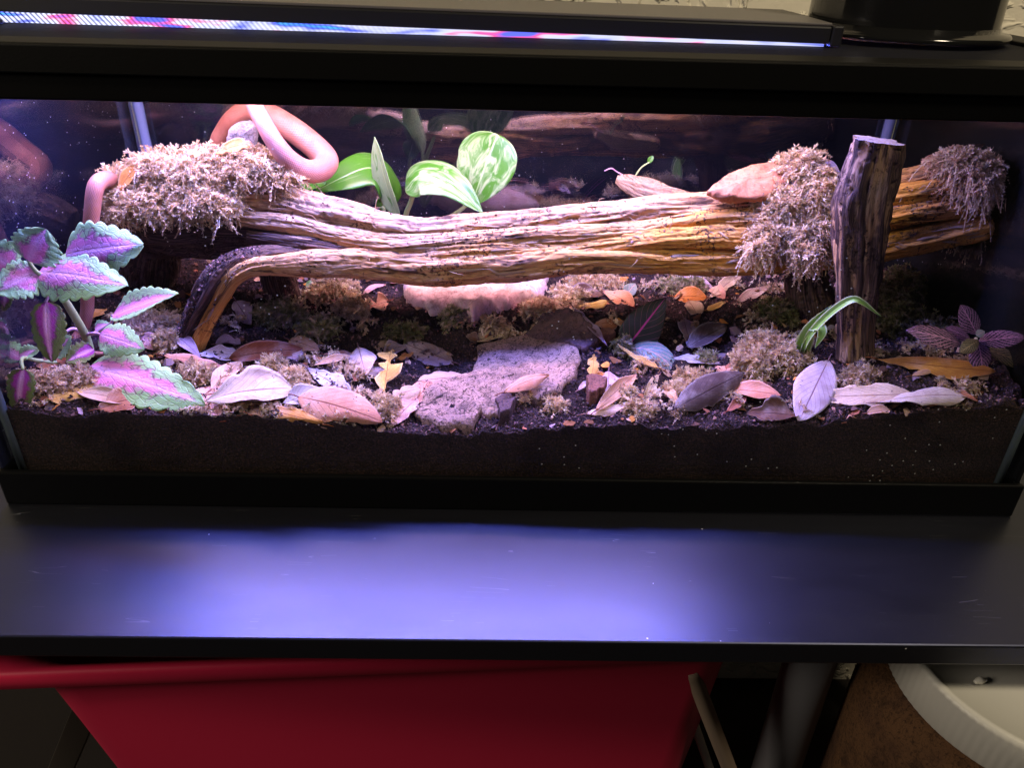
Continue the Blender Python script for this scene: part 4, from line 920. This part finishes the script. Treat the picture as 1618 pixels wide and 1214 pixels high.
# salmon bark flake on the log, grey stub, weathered splinter
def plank_piece(name, pts, y0, mat, label, cat, thick, dy=0., rough=.0012, slope=0.):
    G = np.array([aty(p[0], p[1], y0+dy*(p[1]-pts[0][1])) for p in pts]); c = G.mean(0)
    t_ = np.linspace(0, len(G), 120, endpoint=False); i_ = t_.astype(int); f_ = (t_-i_)[:, None]; O = G[i_]*(1-f_)+G[(i_+1) % len(G)]*f_
    O = O+(fbm(O*220, 3)*.0012)[:, None]*(O-c)/np.linalg.norm(O-c, axis=1)[:, None]
    nrm = np.cross(O[30]-O[0], O[60]-O[0]); nrm /= np.linalg.norm(nrm); nrm = nrm if nrm[1] < 0 else -nrm
    rings = []
    for q, d in ((.02, -thick/2), (.5, -thick/2), (.93, -thick/2), (1., -thick*.2), (1., thick*.2), (.96, thick*.42), (.88, thick*.5), (.7, thick*.62), (.5, thick*.68), (.3, thick*.72), (.02, thick*.75)):
        P = c+(O-c)*q+nrm*d; P = P+nrm*(rough*fbm(P*110+2, 4))[:, None]; rings.append(P)
    V = np.vstack(rings); k = len(V); V = np.vstack([V, rings[0].mean(0), rings[-1].mean(0)]); j = np.arange(120)
    F = [gridF(len(rings), 120, wrap=True), np.vstack([np.c_[np.full(120, k), (j+1) % 120, j], np.c_[np.full(120, k+1), k-120+j, k-120+(j+1) % 120]])]
    return tag(mk(name, V, F, mat), label, cat)
plank_piece('bark_flake', [(1117, 308), (1124, 296), (1140, 288), (1150, 275), (1185, 266), (1222, 263), (1240, 280), (1241, 296), (1228, 306), (1206, 318), (1170, 314), (1140, 316)], .135, MT['salmon'], 'salmon coloured bark flake perched on the log beside moss', 'bark', .008, dy=-.0007, rough=.0026)
plank_piece('wood_stub', [(360, 238), (361, 214), (366, 198), (378, 193), (392, 192), (404, 198), (406, 226), (398, 240)], .20, MT['stub'], 'weathered grey wood stub inside the snake loop', 'wood piece', .016)
V, F, uv, bk, wm = strand([(973, 284, .235, 6), (990, 290, .232, 13), (1020, 300, .228, 18), (1060, 310, .22, 16), (1110, 322, .21, 12)], [.15, .15, .35], [-.1, -.1], 21., n=120); LOGP.pop()
tag(mk('wood_splinter', V, F, MT['wood'], uv=uv, attrs={'bark': bk, 'warm': wm}), 'broken pale wood branch end jutting up behind the log', 'wood piece')

# ------------------------------------------------------------------ moss
PALE = ((.78, .62, .39), (.85, .73, .50), (.68, .52, .31), (.52, .37, .21)); GREENISH = ((.40, .38, .20), (.50, .45, .28), (.30, .30, .14), (.58, .48, .34)); PINKM = ((.66, .50, .33), (.76, .61, .44), (.50, .36, .23), (.84, .73, .55)); OLIVE = ((.20, .20, .08), (.30, .27, .13), (.14, .14, .06), (.34, .27, .17))
MG = 'clumps of sphagnum moss'
def moss(ells, n, label, pal=PALE, seed=0, ln=.016, clip=True, down=.0, leaf=.0034, kind=None, core_=True, name='moss_clump'):
    """ells: list of (centre, radii); strands of small leaflets over their upper surfaces"""
    r = np.random.default_rng(700+seed); w_ = np.array([e[1][0]*e[1][1]+e[1][0]*e[1][2] for e in ells]); pick = r.choice(len(ells), n, p=w_/w_.sum())
    Cn = np.array([e[0] for e in ells])[pick]; Rd = np.array([e[1] for e in ells])[pick]
    d = r.normal(0, 1, (n, 3)); d[:, 1] -= .35; d /= np.linalg.norm(d, axis=1)[:, None]; d[:, 2] = np.where(d[:, 2] < -.35+0*d[:, 2], -d[:, 2]*(1 if down < .5 else -1), d[:, 2])
    lump = 1+.22*fbm(d*2.3+Cn*40, 3)
    P0 = Cn+d*Rd*(r.uniform(.62, 1.0, n)*lump)[:, None]
    D = d/Rd; D /= np.linalg.norm(D, axis=1)[:, None]; D = D*.45+r.normal(0, .75, (n, 3)); D /= np.linalg.norm(D, axis=1)[:, None]
    K = 9; L = ln*r.uniform(.5, 1.25, n); A = r.normal(0, 1, (n, 3)); A -= D*(A*D).sum(1)[:, None]; A /= np.linalg.norm(A, axis=1)[:, None]
    B = np.cross(D, A); cu = r.uniform(.8, 4.2, n); s = np.linspace(0, 1, K)
    ang = cu[:, None]*s[None]
    fx = np.sin(ang)/np.maximum(cu, .1)[:, None]; fy = (1-np.cos(ang))/np.maximum(cu, .1)[:, None]
    N = P0[:, None]+(D[:, None]*fx[..., None]+A[:, None]*fy[..., None])*L[:, None, None]
    N[..., 2] -= (.25+down)*L[:, None]*s[None]**2
    T = np.gradient(N, axis=1); T /= np.linalg.norm(T, axis=2)[..., None]+1e-9
    X1 = np.cross(T, B[:, None]+0*T); X1 /= np.linalg.norm(X1, axis=2)[..., None]+1e-9; X2 = np.cross(T, X1)
    Q = []; ncol = np.array(pal)[r.choice(4, n)]*r.uniform(.75, 1.25, (n, 1)); Cc = []
    for a in (0, 1, 2):
        ph = r.uniform(0, 6.28, (n, K)); o1 = X1*np.cos(ph)[..., None]+X2*np.sin(ph)[..., None]; sd = np.cross(T, o1)
        ll = leaf*r.uniform(.6, 1.35, (n, K))*np.interp(s, [0, .5, 1], [1.05, 1., .6])[None]; ww = ll*.19
        b0 = N; dirl = o1*.55+T*.85
        q = np.stack([b0, b0+dirl*(ll*.5)[..., None]+sd*ww[..., None], b0+dirl*ll[..., None]+o1*(ll*.1)[..., None]-T*(ll*.1)[..., None], b0+dirl*(ll*.5)[..., None]-sd*ww[..., None]], 2)
        Q.append(q.reshape(-1, 3)); Cc.append(np.repeat(ncol, K*4, 0))
    # stem ribbon
    Nn = N[:, :, None]+np.stack([X2*.0004, -X2*.0004], 2); Sv = Nn.reshape(-1, 3)
    st = (np.arange(n)[:, None]*K+np.arange(K-1)[None]).ravel()*2
    Sf = np.c_[st, st+1, st+3, st+2]
    V = np.vstack(Q+[Sv]); k = sum(len(q) for q in Q); F = np.vstack([np.arange(k).reshape(-1, 4), Sf+k]); C_ = np.vstack(Cc+[np.repeat(ncol, K*2, 0)])
    # matted inside
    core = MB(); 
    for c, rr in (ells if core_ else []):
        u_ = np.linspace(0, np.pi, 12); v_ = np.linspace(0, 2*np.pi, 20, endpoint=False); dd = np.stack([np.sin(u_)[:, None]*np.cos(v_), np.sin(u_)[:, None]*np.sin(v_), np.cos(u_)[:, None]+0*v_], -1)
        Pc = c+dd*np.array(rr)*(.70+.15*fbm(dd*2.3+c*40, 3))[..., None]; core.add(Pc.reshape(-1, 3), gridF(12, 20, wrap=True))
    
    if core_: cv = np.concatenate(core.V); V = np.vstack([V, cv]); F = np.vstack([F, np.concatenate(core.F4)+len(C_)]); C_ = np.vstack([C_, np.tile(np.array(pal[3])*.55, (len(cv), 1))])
    V[:, 0] = np.clip(V[:, 0], -TW+g+.0005, TW-g-.0005); V[:, 1] = np.clip(V[:, 1], g+.0012, TD-g-.0005)
    o = mk(name, V, F, MT['moss'], attrs={'tint': C_}, smooth=False); return tag(o, label, 'moss', MG if kind is None else None, kind)
def el(px, py, y, rx, rz, ry=None):
    c = aty(px, py, y); m_ = pxm(c); return (c, (rx*m_, (ry if ry else rz)*m_, rz*m_*1.1))
def gm(px, py, rx, ry, hgt=.007):
    c = ground(px, py); m_ = pxm(c); return (c+V3(0, 0, .001), (rx*m_, ry*m_*1.7, hgt))
moss([el(205, 310, .165, 42, 36, 40), el(265, 288, .165, 55, 40, 44), el(330, 285, .16, 55, 38, 44), el(395, 272, .16, 48, 28, 38), el(445, 280, .16, 30, 18, 28), el(240, 328, .145, 62, 24, 28), el(330, 322, .14, 50, 22, 26)], 7600, 'large pale moss clump on the left end of the log under the snake', PALE, 1, .016, down=.1)
moss([el(1262, 285, .16, 40, 38, 40), el(1290, 320, .145, 36, 40, 40), el(1250, 345, .14, 36, 36, 36), el(1225, 325, .14, 34, 26, 30), el(1270, 385, .12, 48, 30, 26), el(1215, 380, .12, 30, 26, 22), el(1300, 365, .13, 30, 40, 30)], 6000, 'shaggy moss clump hanging over the log beside the post', PALE, 2, .016, down=.25)
moss([el(1272, 400, .10, 12, 12, 10), el(1197, 395, .10, 10, 10, 9)], 200, 'loose tuft of moss dangling below the log beside the post', PALE, 12, .013, down=.6)
moss([el(1512, 262, .145, 28, 22, 28), el(1540, 285, .14, 38, 34, 36), el(1575, 310, .155, 30, 46, 36), el(1580, 360, .15, 24, 40, 30)], 3400, 'reddish moss clump wrapping the far right end of the log', PINKM, 3, .018, down=.4)
for k, (e, n_, lb, pal) in enumerate([
    ([gm(1190, 575, 34, 22, .012), gm(1240, 570, 40, 20, .012), gm(1210, 550, 40, 18, .010)], 1300, 'wide pale moss bed around the striped young plant', PALE),
    ([gm(1095, 605, 28, 12, .007), gm(1075, 622, 22, 10, .006)], 420, 'small moss clump between coral veined leaf and near black leaf', PALE),
    ([gm(610, 650, 18, 14, .009)], 260, 'fluffy cream moss puff beside the largest salmon leaf', PALE),
    ([gm(432, 584, 16, 10, .008)], 160, 'small moss puff above the broad pale leaf', PALE),
    ([gm(468, 605, 20, 12, .008)], 220, 'cream moss puff left of the lilac leaf with a hole', PALE),
    ([gm(312, 598, 22, 14, .010)], 260, 'moss puff at the tip of the big coleus leaf', PALE),
    ([gm(388, 640, 22, 8, .005)], 130, 'few moss strands strewn over the broad pale leaf', PALE),
    ([gm(266, 545, 14, 12, .010)], 170, 'curly moss tuft left of the bent log leg', PALE),
    ([gm(240, 515, 44, 18, .008), gm(215, 530, 30, 14, .008)], 560, 'reddish moss patch behind the coleus', PINKM),
    ([gm(940, 452, 46, 14, .008), gm(900, 470, 30, 14, .008)], 560, 'pale moss patch right of the pink stone', PALE),
    ([gm(1080, 458, 40, 14, .007)], 300, 'thin moss patch under the log at mid right', GREENISH),
    ([gm(530, 465, 40, 20, .010), gm(555, 490, 28, 14, .008)], 600, 'pale moss patch left of the torn orange leaf', PALE),
    ([gm(445, 500, 40, 24, .012), gm(500, 520, 34, 16, .010)], 620, 'olive moss mound beneath the left of the log', GREENISH),
    ([gm(715, 508, 14, 10, .010)], 110, 'green moss tuft in front of the pink stone', GREENISH),
    ([gm(640, 525, 30, 10, .006)], 200, 'low green moss fringe left of the cork bark', OLIVE),
    ([gm(850, 492, 30, 16, .007)], 260, 'thin moss at the right end of the pink stone', PINKM),
    ([gm(1225, 500, 30, 22, .012)], 340, 'dull moss mound beside the dark log foot', OLIVE),
    ([gm(1405, 500, 44, 44, .022), gm(1460, 530, 50, 30, .016), gm(1420, 460, 40, 26, .02)], 1100, 'dark olive moss bank behind the post', OLIVE),
    ([gm(1366, 596, 26, 8, .004), gm(1345, 606, 20, 8, .004)], 200, 'thin moss litter below the post', PINKM),
    ([gm(985, 625, 16, 10, .006), gm(1005, 650, 16, 8, .005)], 200, 'moss wisps between coral red leaf and twisted buff leaf', PALE),
    ([gm(830, 630, 10, 6, .004), gm(880, 645, 14, 7, .004)], 110, 'sparse moss wisps on soil right of the cork bark', PALE),
    ([gm(60, 610, 46, 12, .007), gm(120, 600, 40, 12, .006)], 480, 'brownish moss patch under the coleus at the left', PINKM),
    ([gm(985, 552, 12, 9, .008)], 110, 'green moss tuft at the base of the coral veined plant', GREENISH),
    ([gm(1115, 572, 12, 8, .006)], 90, 'green moss wisp beside the dusky purple leaf', GREENISH)]):
    moss(e, n_, lb, pal, 20+k, .011, leaf=.0034)

sp_ = []
for q in range(110):
    x, y = rng.uniform(-.36, .36), .012+.26*rng.uniform()**1.3
    if -.11 < x < .07 and y < .115: continue
    sp_.append((V3(x, y, float(hsoil(x, y))+.0005), (rng.uniform(.006, .018), rng.uniform(.006, .014), .003)))
moss(sp_, 2600, 'loose shreds of moss strewn over the soil', PINKM, 55, .010, leaf=.0030, kind='stuff', core_=False, name='moss_shreds')
# crumbled leaf bits, too many to count
LV, LF, LT = [], [], []; k = 0
for q in range(520):
    x, y = rng.uniform(-.365, .365), .010+.25*rng.uniform()**1.4; z = float(hsoil(x, y)); z = z-.05 if -.09 < x < .055 and .012 < y < .10 else z; a = rng.uniform(0, 6.28); l = rng.uniform(.0025, .011); w_ = l*rng.uniform(.25, .6)
    d = V3(math.cos(a), math.sin(a), rng.normal(0, .25)); n_ = V3(rng.normal(0, .4), rng.normal(-.2, .4), 1.); n_ -= d*(n_@d)/(d@d); n_ /= np.linalg.norm(n_); e = np.cross(n_, d)
    p = V3(x, y, z+.0012); cu = rng.uniform(.1, .5)*w_
    pts_ = [p-d*l/2, p-d*l*.15+e*w_+n_*cu, p+d*l*.3+e*w_*rng.uniform(.4, .9)+n_*cu, p+d*l/2, p+d*l*.2-e*w_*rng.uniform(.5, 1)+n_*cu, p-d*l*.2-e*w_*.8+n_*cu]
    top_ = np.array(pts_); LV.append(np.vstack([top_, top_-n_*.0003]))
    LF.append(np.array([[0, 1, 5], [1, 4, 5], [1, 2, 4], [2, 3, 4], [6, 11, 7], [7, 11, 10], [7, 10, 8], [8, 10, 9]])+k); k += 12
    LT.append(np.tile(np.array(LC[['tan', 'brown', 'brown', 'rust', 'orange', 'tan', 'umber', 'mauve'][int(rng.uniform(0, 8))]])*rng.uniform(.45, .95), (12, 1)))
LV = np.vstack(LV); LV[:, 1] = np.maximum(LV[:, 1], g+.001)
tag(mk('leaf_litter', LV, np.vstack(LF), MT['crumb'], attrs={'tint': np.vstack(LT)}, smooth=False), 'crumbled bits of dry leaf over the soil', kind='stuff')

# ------------------------------------------------------------------ living plants
def pleaf(plant, B, T, n, wpx, mat, kind='ovate', **op):
    B, T, n = np.asarray(B, float), np.asarray(T, float), np.asarray(n, float); W = op.pop('W', None) or widthm(wpx, B, T, n)
    nu = op.pop('nu', 40); nv = op.pop('nv', 9); nm = op.pop('name', 'leaf')
    V, F, uv = blade(B, T, n, W, kind, nu, nv, thick=.00035, **op); return mk(nm, V, F, MT[mat], plant, uv=uv)
def pstem(plant, P, r, mat='stem', nm='stem'):
    V, F, uv = tube(P, r, 30, 10); return mk(nm, V, F, MT[mat], plant, uv=uv)
A = aty
b0 = ground(142, 556)
col = empty('coleus', tuple(b0), 'coleus with magenta centred pale green scalloped leaves at the left', 'plant')
st = [b0+V3(0, 0, -.006), A(137, 535, .082), A(118, 500, .068), A(98, 468, .058), A(80, 445, .055), A(58, 430, .054), A(45, 412, .056)]
pstem(col, st, [.0033, .0032, .0030, .0026, .002, .0016, .0012])
pstem(col, [A(135, 530, .082), A(115, 520, .078), A(95, 532, .07)], [.0016, .0014, .0010], 'pet', 'petiole')
pstem(col, [A(135, 530, .082), A(147, 527, .072), A(158, 528, .065)], [.0014, .0012, .0010], 'pet', 'petiole')
pstem(col, [A(136, 532, .084), A(158, 522, .088), A(176, 510, .088), A(178, 498, .088)], [.0014, .0012, .0012, .0010], 'pet', 'petiole')
pstem(col, [A(84, 450, .056), A(78, 465, .048), A(72, 478, .044)], [.0012, .0011, .0011], 'pet', 'petiole')
pstem(col, [A(138, 545, .084), A(100, 572, .060), A(60, 570, .055), A(36, 566, .035), A(36, 584, .019)], [.0018, .0018, .0016, .0013, .0010], 'stem', 'branch')
CL = [(A(104, 402, .064), A(226, 386, .070), (-.05, -.80, .62), 84, 'coleus', dict(serr=.17, nser=7, cup=-.10, arch=.04)),
      (A(62, 430, .056), A(200, 452, .040), (.0, -.62, .78), 76, 'coleus', dict(serr=.17, nser=8, cup=-.12, arch=.06)),
      (A(45, 412, .055), A(72, 362, .066), (.1, -.75, .55), 80, 'coleus', dict(serr=.18, nser=7, cup=-.1, arch=.05)),
      (A(20, 424, .056), A(-30, 384, .060), (-.1, -.8, .6), 62, 'coleus', dict(serr=.18, nser=7, cup=-.1)),
      (A(58, 432, .054), A(-6, 462, .040), (.0, -.7, .7), 60, 'coleus', dict(serr=.18, nser=7, cup=-.1, arch=.08)),
      (A(73, 478, .044), A(82, 572, .030), (.15, -1, .15), 54, 'coleus_olive', dict(serr=.16, nser=7, cup=-.15, arch=.06)),
      (A(178, 499, .088), A(282, 464, .080), (-.10, -.45, .9), 42, 'coleus', dict(serr=.16, nser=9, cup=.18, arch=.03)),
      (A(158, 528, .064), A(228, 552, .045), (.0, -.75, .7), 52, 'coleus', dict(serr=.18, nser=7, cup=-.15, arch=.06)),
      (A(140, 580, .050), A(324, 640, .0125), (.0, -.55, .85), 84, 'coleus', dict(serr=.17, nser=9, cup=-.08, arch=.05)),
      (A(36, 584, .019), A(30, 658, .0105), (.05, -1, .25), 46, 'coleus_olive', dict(serr=.16, nser=7, cup=-.1)),
      (A(148, 552, .062), A(104, 572, .052), (.2, -.6, .8), 34, 'coleus_olive', dict(serr=.2, nser=6, cup=.3)),
      (A(84, 560, .064), A(112, 532, .066), (.1, -.7, .7), 34, 'coleus', dict(serr=.18, nser=6, cup=-.1)),
      (A(34, 566, .050), A(-4, 540, .050), (.0, -.8, .6), 32, 'coleus', dict(serr=.2, nser=6, cup=-.1)),
      (A(30, 566, .046), A(60, 552, .044), (.1, -.6, .8), 26, 'coleus', dict(serr=.2, nser=6)),
      (A(150, 520, .092), A(174, 512, .092), (0, -.6, .8), 18, 'coleus', dict(serr=.2, nser=6)),
      (A(12, 456, .062), A(6, 492, .055), (0, -1, .2), 30, 'coleus_olive', dict(serr=.18, nser=6))]
for k, (B, T, n_, w_, m_, op) in enumerate(CL): pleaf(col, B, T, n_, w_*1.12, m_, 'cordate', seed=40+k, wav=.06, nu=112, nv=9, **op)
# pothos behind the log
b0 = ground(650, 395); b0[1] = .225; b0[2] = float(hbase(b0[0], b0[1]))
pot = empty('pothos', tuple(b0), 'pothos with green and white marbled leaves growing behind the log', 'plant')
pstem(pot, [b0, A(640, 350, .222), A(648, 322, .218), A(654, 306, .213)], [.0026, .0024, .0022, .0018])
pstem(pot, [b0, A(690, 360, .222), A(730, 330, .22), A(752, 308, .217)], [.0022, .002, .0018, .0015])
pstem(pot, [b0, A(632, 360, .215), A(627, 338, .205)], [.0022, .002, .0018])
pstem(pot, [b0, A(610, 370, .222), A(606, 326, .215)], [.0022, .002, .0018])
pleaf(pot, A(786, 212, .224), A(746, 322, .215), (-.25, -.9, .35), 96, 'pothos', 'cordate', cup=.12, arch=.03, seed=3, wav=.03)
pleaf(pot, A(640, 300, .210), A(764, 338, .190), (.1, -.55, .85), 62, 'pothos', 'ovate', cup=-.15, mid=[A(668, 280, .207), A(712, 292, .20)], seed=5, wav=.04)
pleaf(pot, A(628, 342, .205), A(592, 216, .208), (-.75, -.65, .1), 50, 'pothos_w', 'ovate', cup=.3, arch=.03, seed=7, wav=.03, W=.030)
pleaf(pot, A(610, 332, .232), A(497, 303, .205), (-.25, -.5, .85), 60, 'pothos_g', 'ovate', mid=[A(612, 295, .23), A(585, 270, .225), A(540, 284, .214)], cup=-.1, seed=9, wav=.02, W=.046)
pleaf(pot, A(470, 292, .20), A(516, 290, .192), (0, -.6, .8), 34, 'pothos_g', 'ovate', seed=11, W=.024)
pleaf(pot, A(504, 444, .21), A(494, 470, .200), (0, -.8, .6), 34, 'pothos', 'ovate', seed=12, wav=.03)
# young striped plant before the post
b0 = ground(1262, 568)
sp = empty('striped_seedling', tuple(b0), 'young plant with white edged strap leaves beside the post', 'plant')
b0 = b0+V3(0, 0, -.002); yb = b0[1]
pleaf(sp, b0, A(1314, 482, yb-.008), (-.4, -1, .3), 18, 'blade', 'lance', mid=[A(1268, 540, yb-.004), A(1284, 512, yb-.008)], W=.0100, fold=.35, wav=.02, cup=0, seed=1)
pleaf(sp, b0+V3(.001, -.001, .0), A(1392, 500, yb-.030), (-.2, -.8, .8), 12, 'blade', 'strap', mid=[A(1278, 536, yb-.008), A(1310, 500, yb-.016), A(1345, 475, yb-.024), A(1365, 477, yb-.028)], W=.0060, fold=.3, wav=.02, cup=0, seed=2)
pleaf(sp, A(1276, 520, yb-.009), A(1288, 550, yb-.019), (.4, -1, .3), 14, 'blade', 'lance', mid=[A(1290, 518, yb-.012), A(1297, 526, yb-.016)], W=.010, fold=.3, wav=.02, cup=0, seed=3)
pleaf(sp, b0, A(1284, 515, yb-.008), (.2, -1, .2), 14, 'blade', 'strap', W=.010, fold=.25, wav=.02, cup=0, seed=4)
# pink veined plant at the right
yb = .052; b0 = ground(1542, 590)
fit = empty('nerve_plant', tuple(b0), 'dark leaved nerve plant with pink veins at the far right', 'plant')
pstem(fit, [b0+V3(0, 0, -.003), A(1544, 570, .062), A(1542, 535, yb+.004)], [.0016, .0014, .0012], 'stem_p')
FL = [((1518, 543), (1432, 522), 34, 'fitt', (-.1, -.6, .8), 0, -.004), ((1532, 535), (1494, 518), 18, 'fitt', (-.1, -.6, .8), .008, .012), ((1543, 528), (1518, 482), 34, 'fitt', (-.2, -.9, .5), .002, .010),
      ((1546, 540), (1620, 532), 30, 'fitt', (.1, -.6, .8), 0, .0), ((1546, 543), (1552, 588), 36, 'fitt', (0, -1, .5), -.002, -.012), ((1546, 538), (1516, 557), 24, 'fitt_y', (-.1, -.7, .7), -.006, -.012),
      ((1560, 553), (1622, 578), 26, 'fitt_y', (.1, -.6, .8), .006, .002), ((1542, 530), (1556, 524), 14, 'fitt_g', (.1, -.7, .7), -.004, -.006)]
for k, (B, T, w_, m_, n_, d0, d1) in enumerate(FL): pleaf(fit, A(*B, yb+d0), A(*T, yb+d1), n_, w_, m_, 'oval', seed=60+k, cup=-.12, arch=.05, wav=.03, nu=30, nv=7)
# magenta ribbed and coral veined plant in the centre
b0 = ground(990, 553)
cen = empty('veined_plant', tuple(b0), 'small plant with one black magenta ribbed leaf and one coral veined leaf', 'plant')
yb = b0[1]
pstem(cen, [b0+V3(0, 0, -.002), b0+V3(.001, -.001, .006), b0+V3(.003, -.001, .011)], [.0016, .0015, .0012], 'stem')
pleaf(cen, A(990, 550, yb), A(1052, 470, yb+.018), (-.15, -.85, .5), 62, 'redvein', 'ovate', seed=71, cup=-.1, wav=.04)
pleaf(cen, A(992, 552, yb-.002), A(1074, 608, yb-.028), (.25, -.65, .75), 42, 'fitt_g', 'ovate', mid=[A(1020, 554, yb-.008), A(1052, 574, yb-.018)], seed=72, cup=-.12, wav=.03)
gp = ground(988, 470)
sf = empty('tiny_nerve_plant', tuple(gp), 'tiny pale veined leaf sprouting under the log right of the leaf pile', 'plant')
pleaf(sf, gp+V3(0, 0, .001), A(1004, 448, gp[1]+.006), (-.3, -.8, .5), 22, 'fitt_g', 'oval', seed=73, nu=24, nv=6, name='leaf')
gp = aty(1000, 285, .235)
cr = empty('seedling', tuple(gp), 'tiny blue green sprout behind the broken branch end', 'plant')
pstem(cr, [gp, A(1012, 266, .235), A(1026, 256, .235)], [.0009, .0008, .0007], 'stem')
pleaf(cr, A(1024, 258, .235), A(1032, 246, .235), (-.5, -.8, .2), 9, 'pothos_g', 'oval', seed=74, nu=14, nv=4)
pstem(cr, [gp, A(976, 272, .235), A(966, 266, .232), A(955, 270, .23)], [.0007, .0006, .0006, .0005], 'pet')
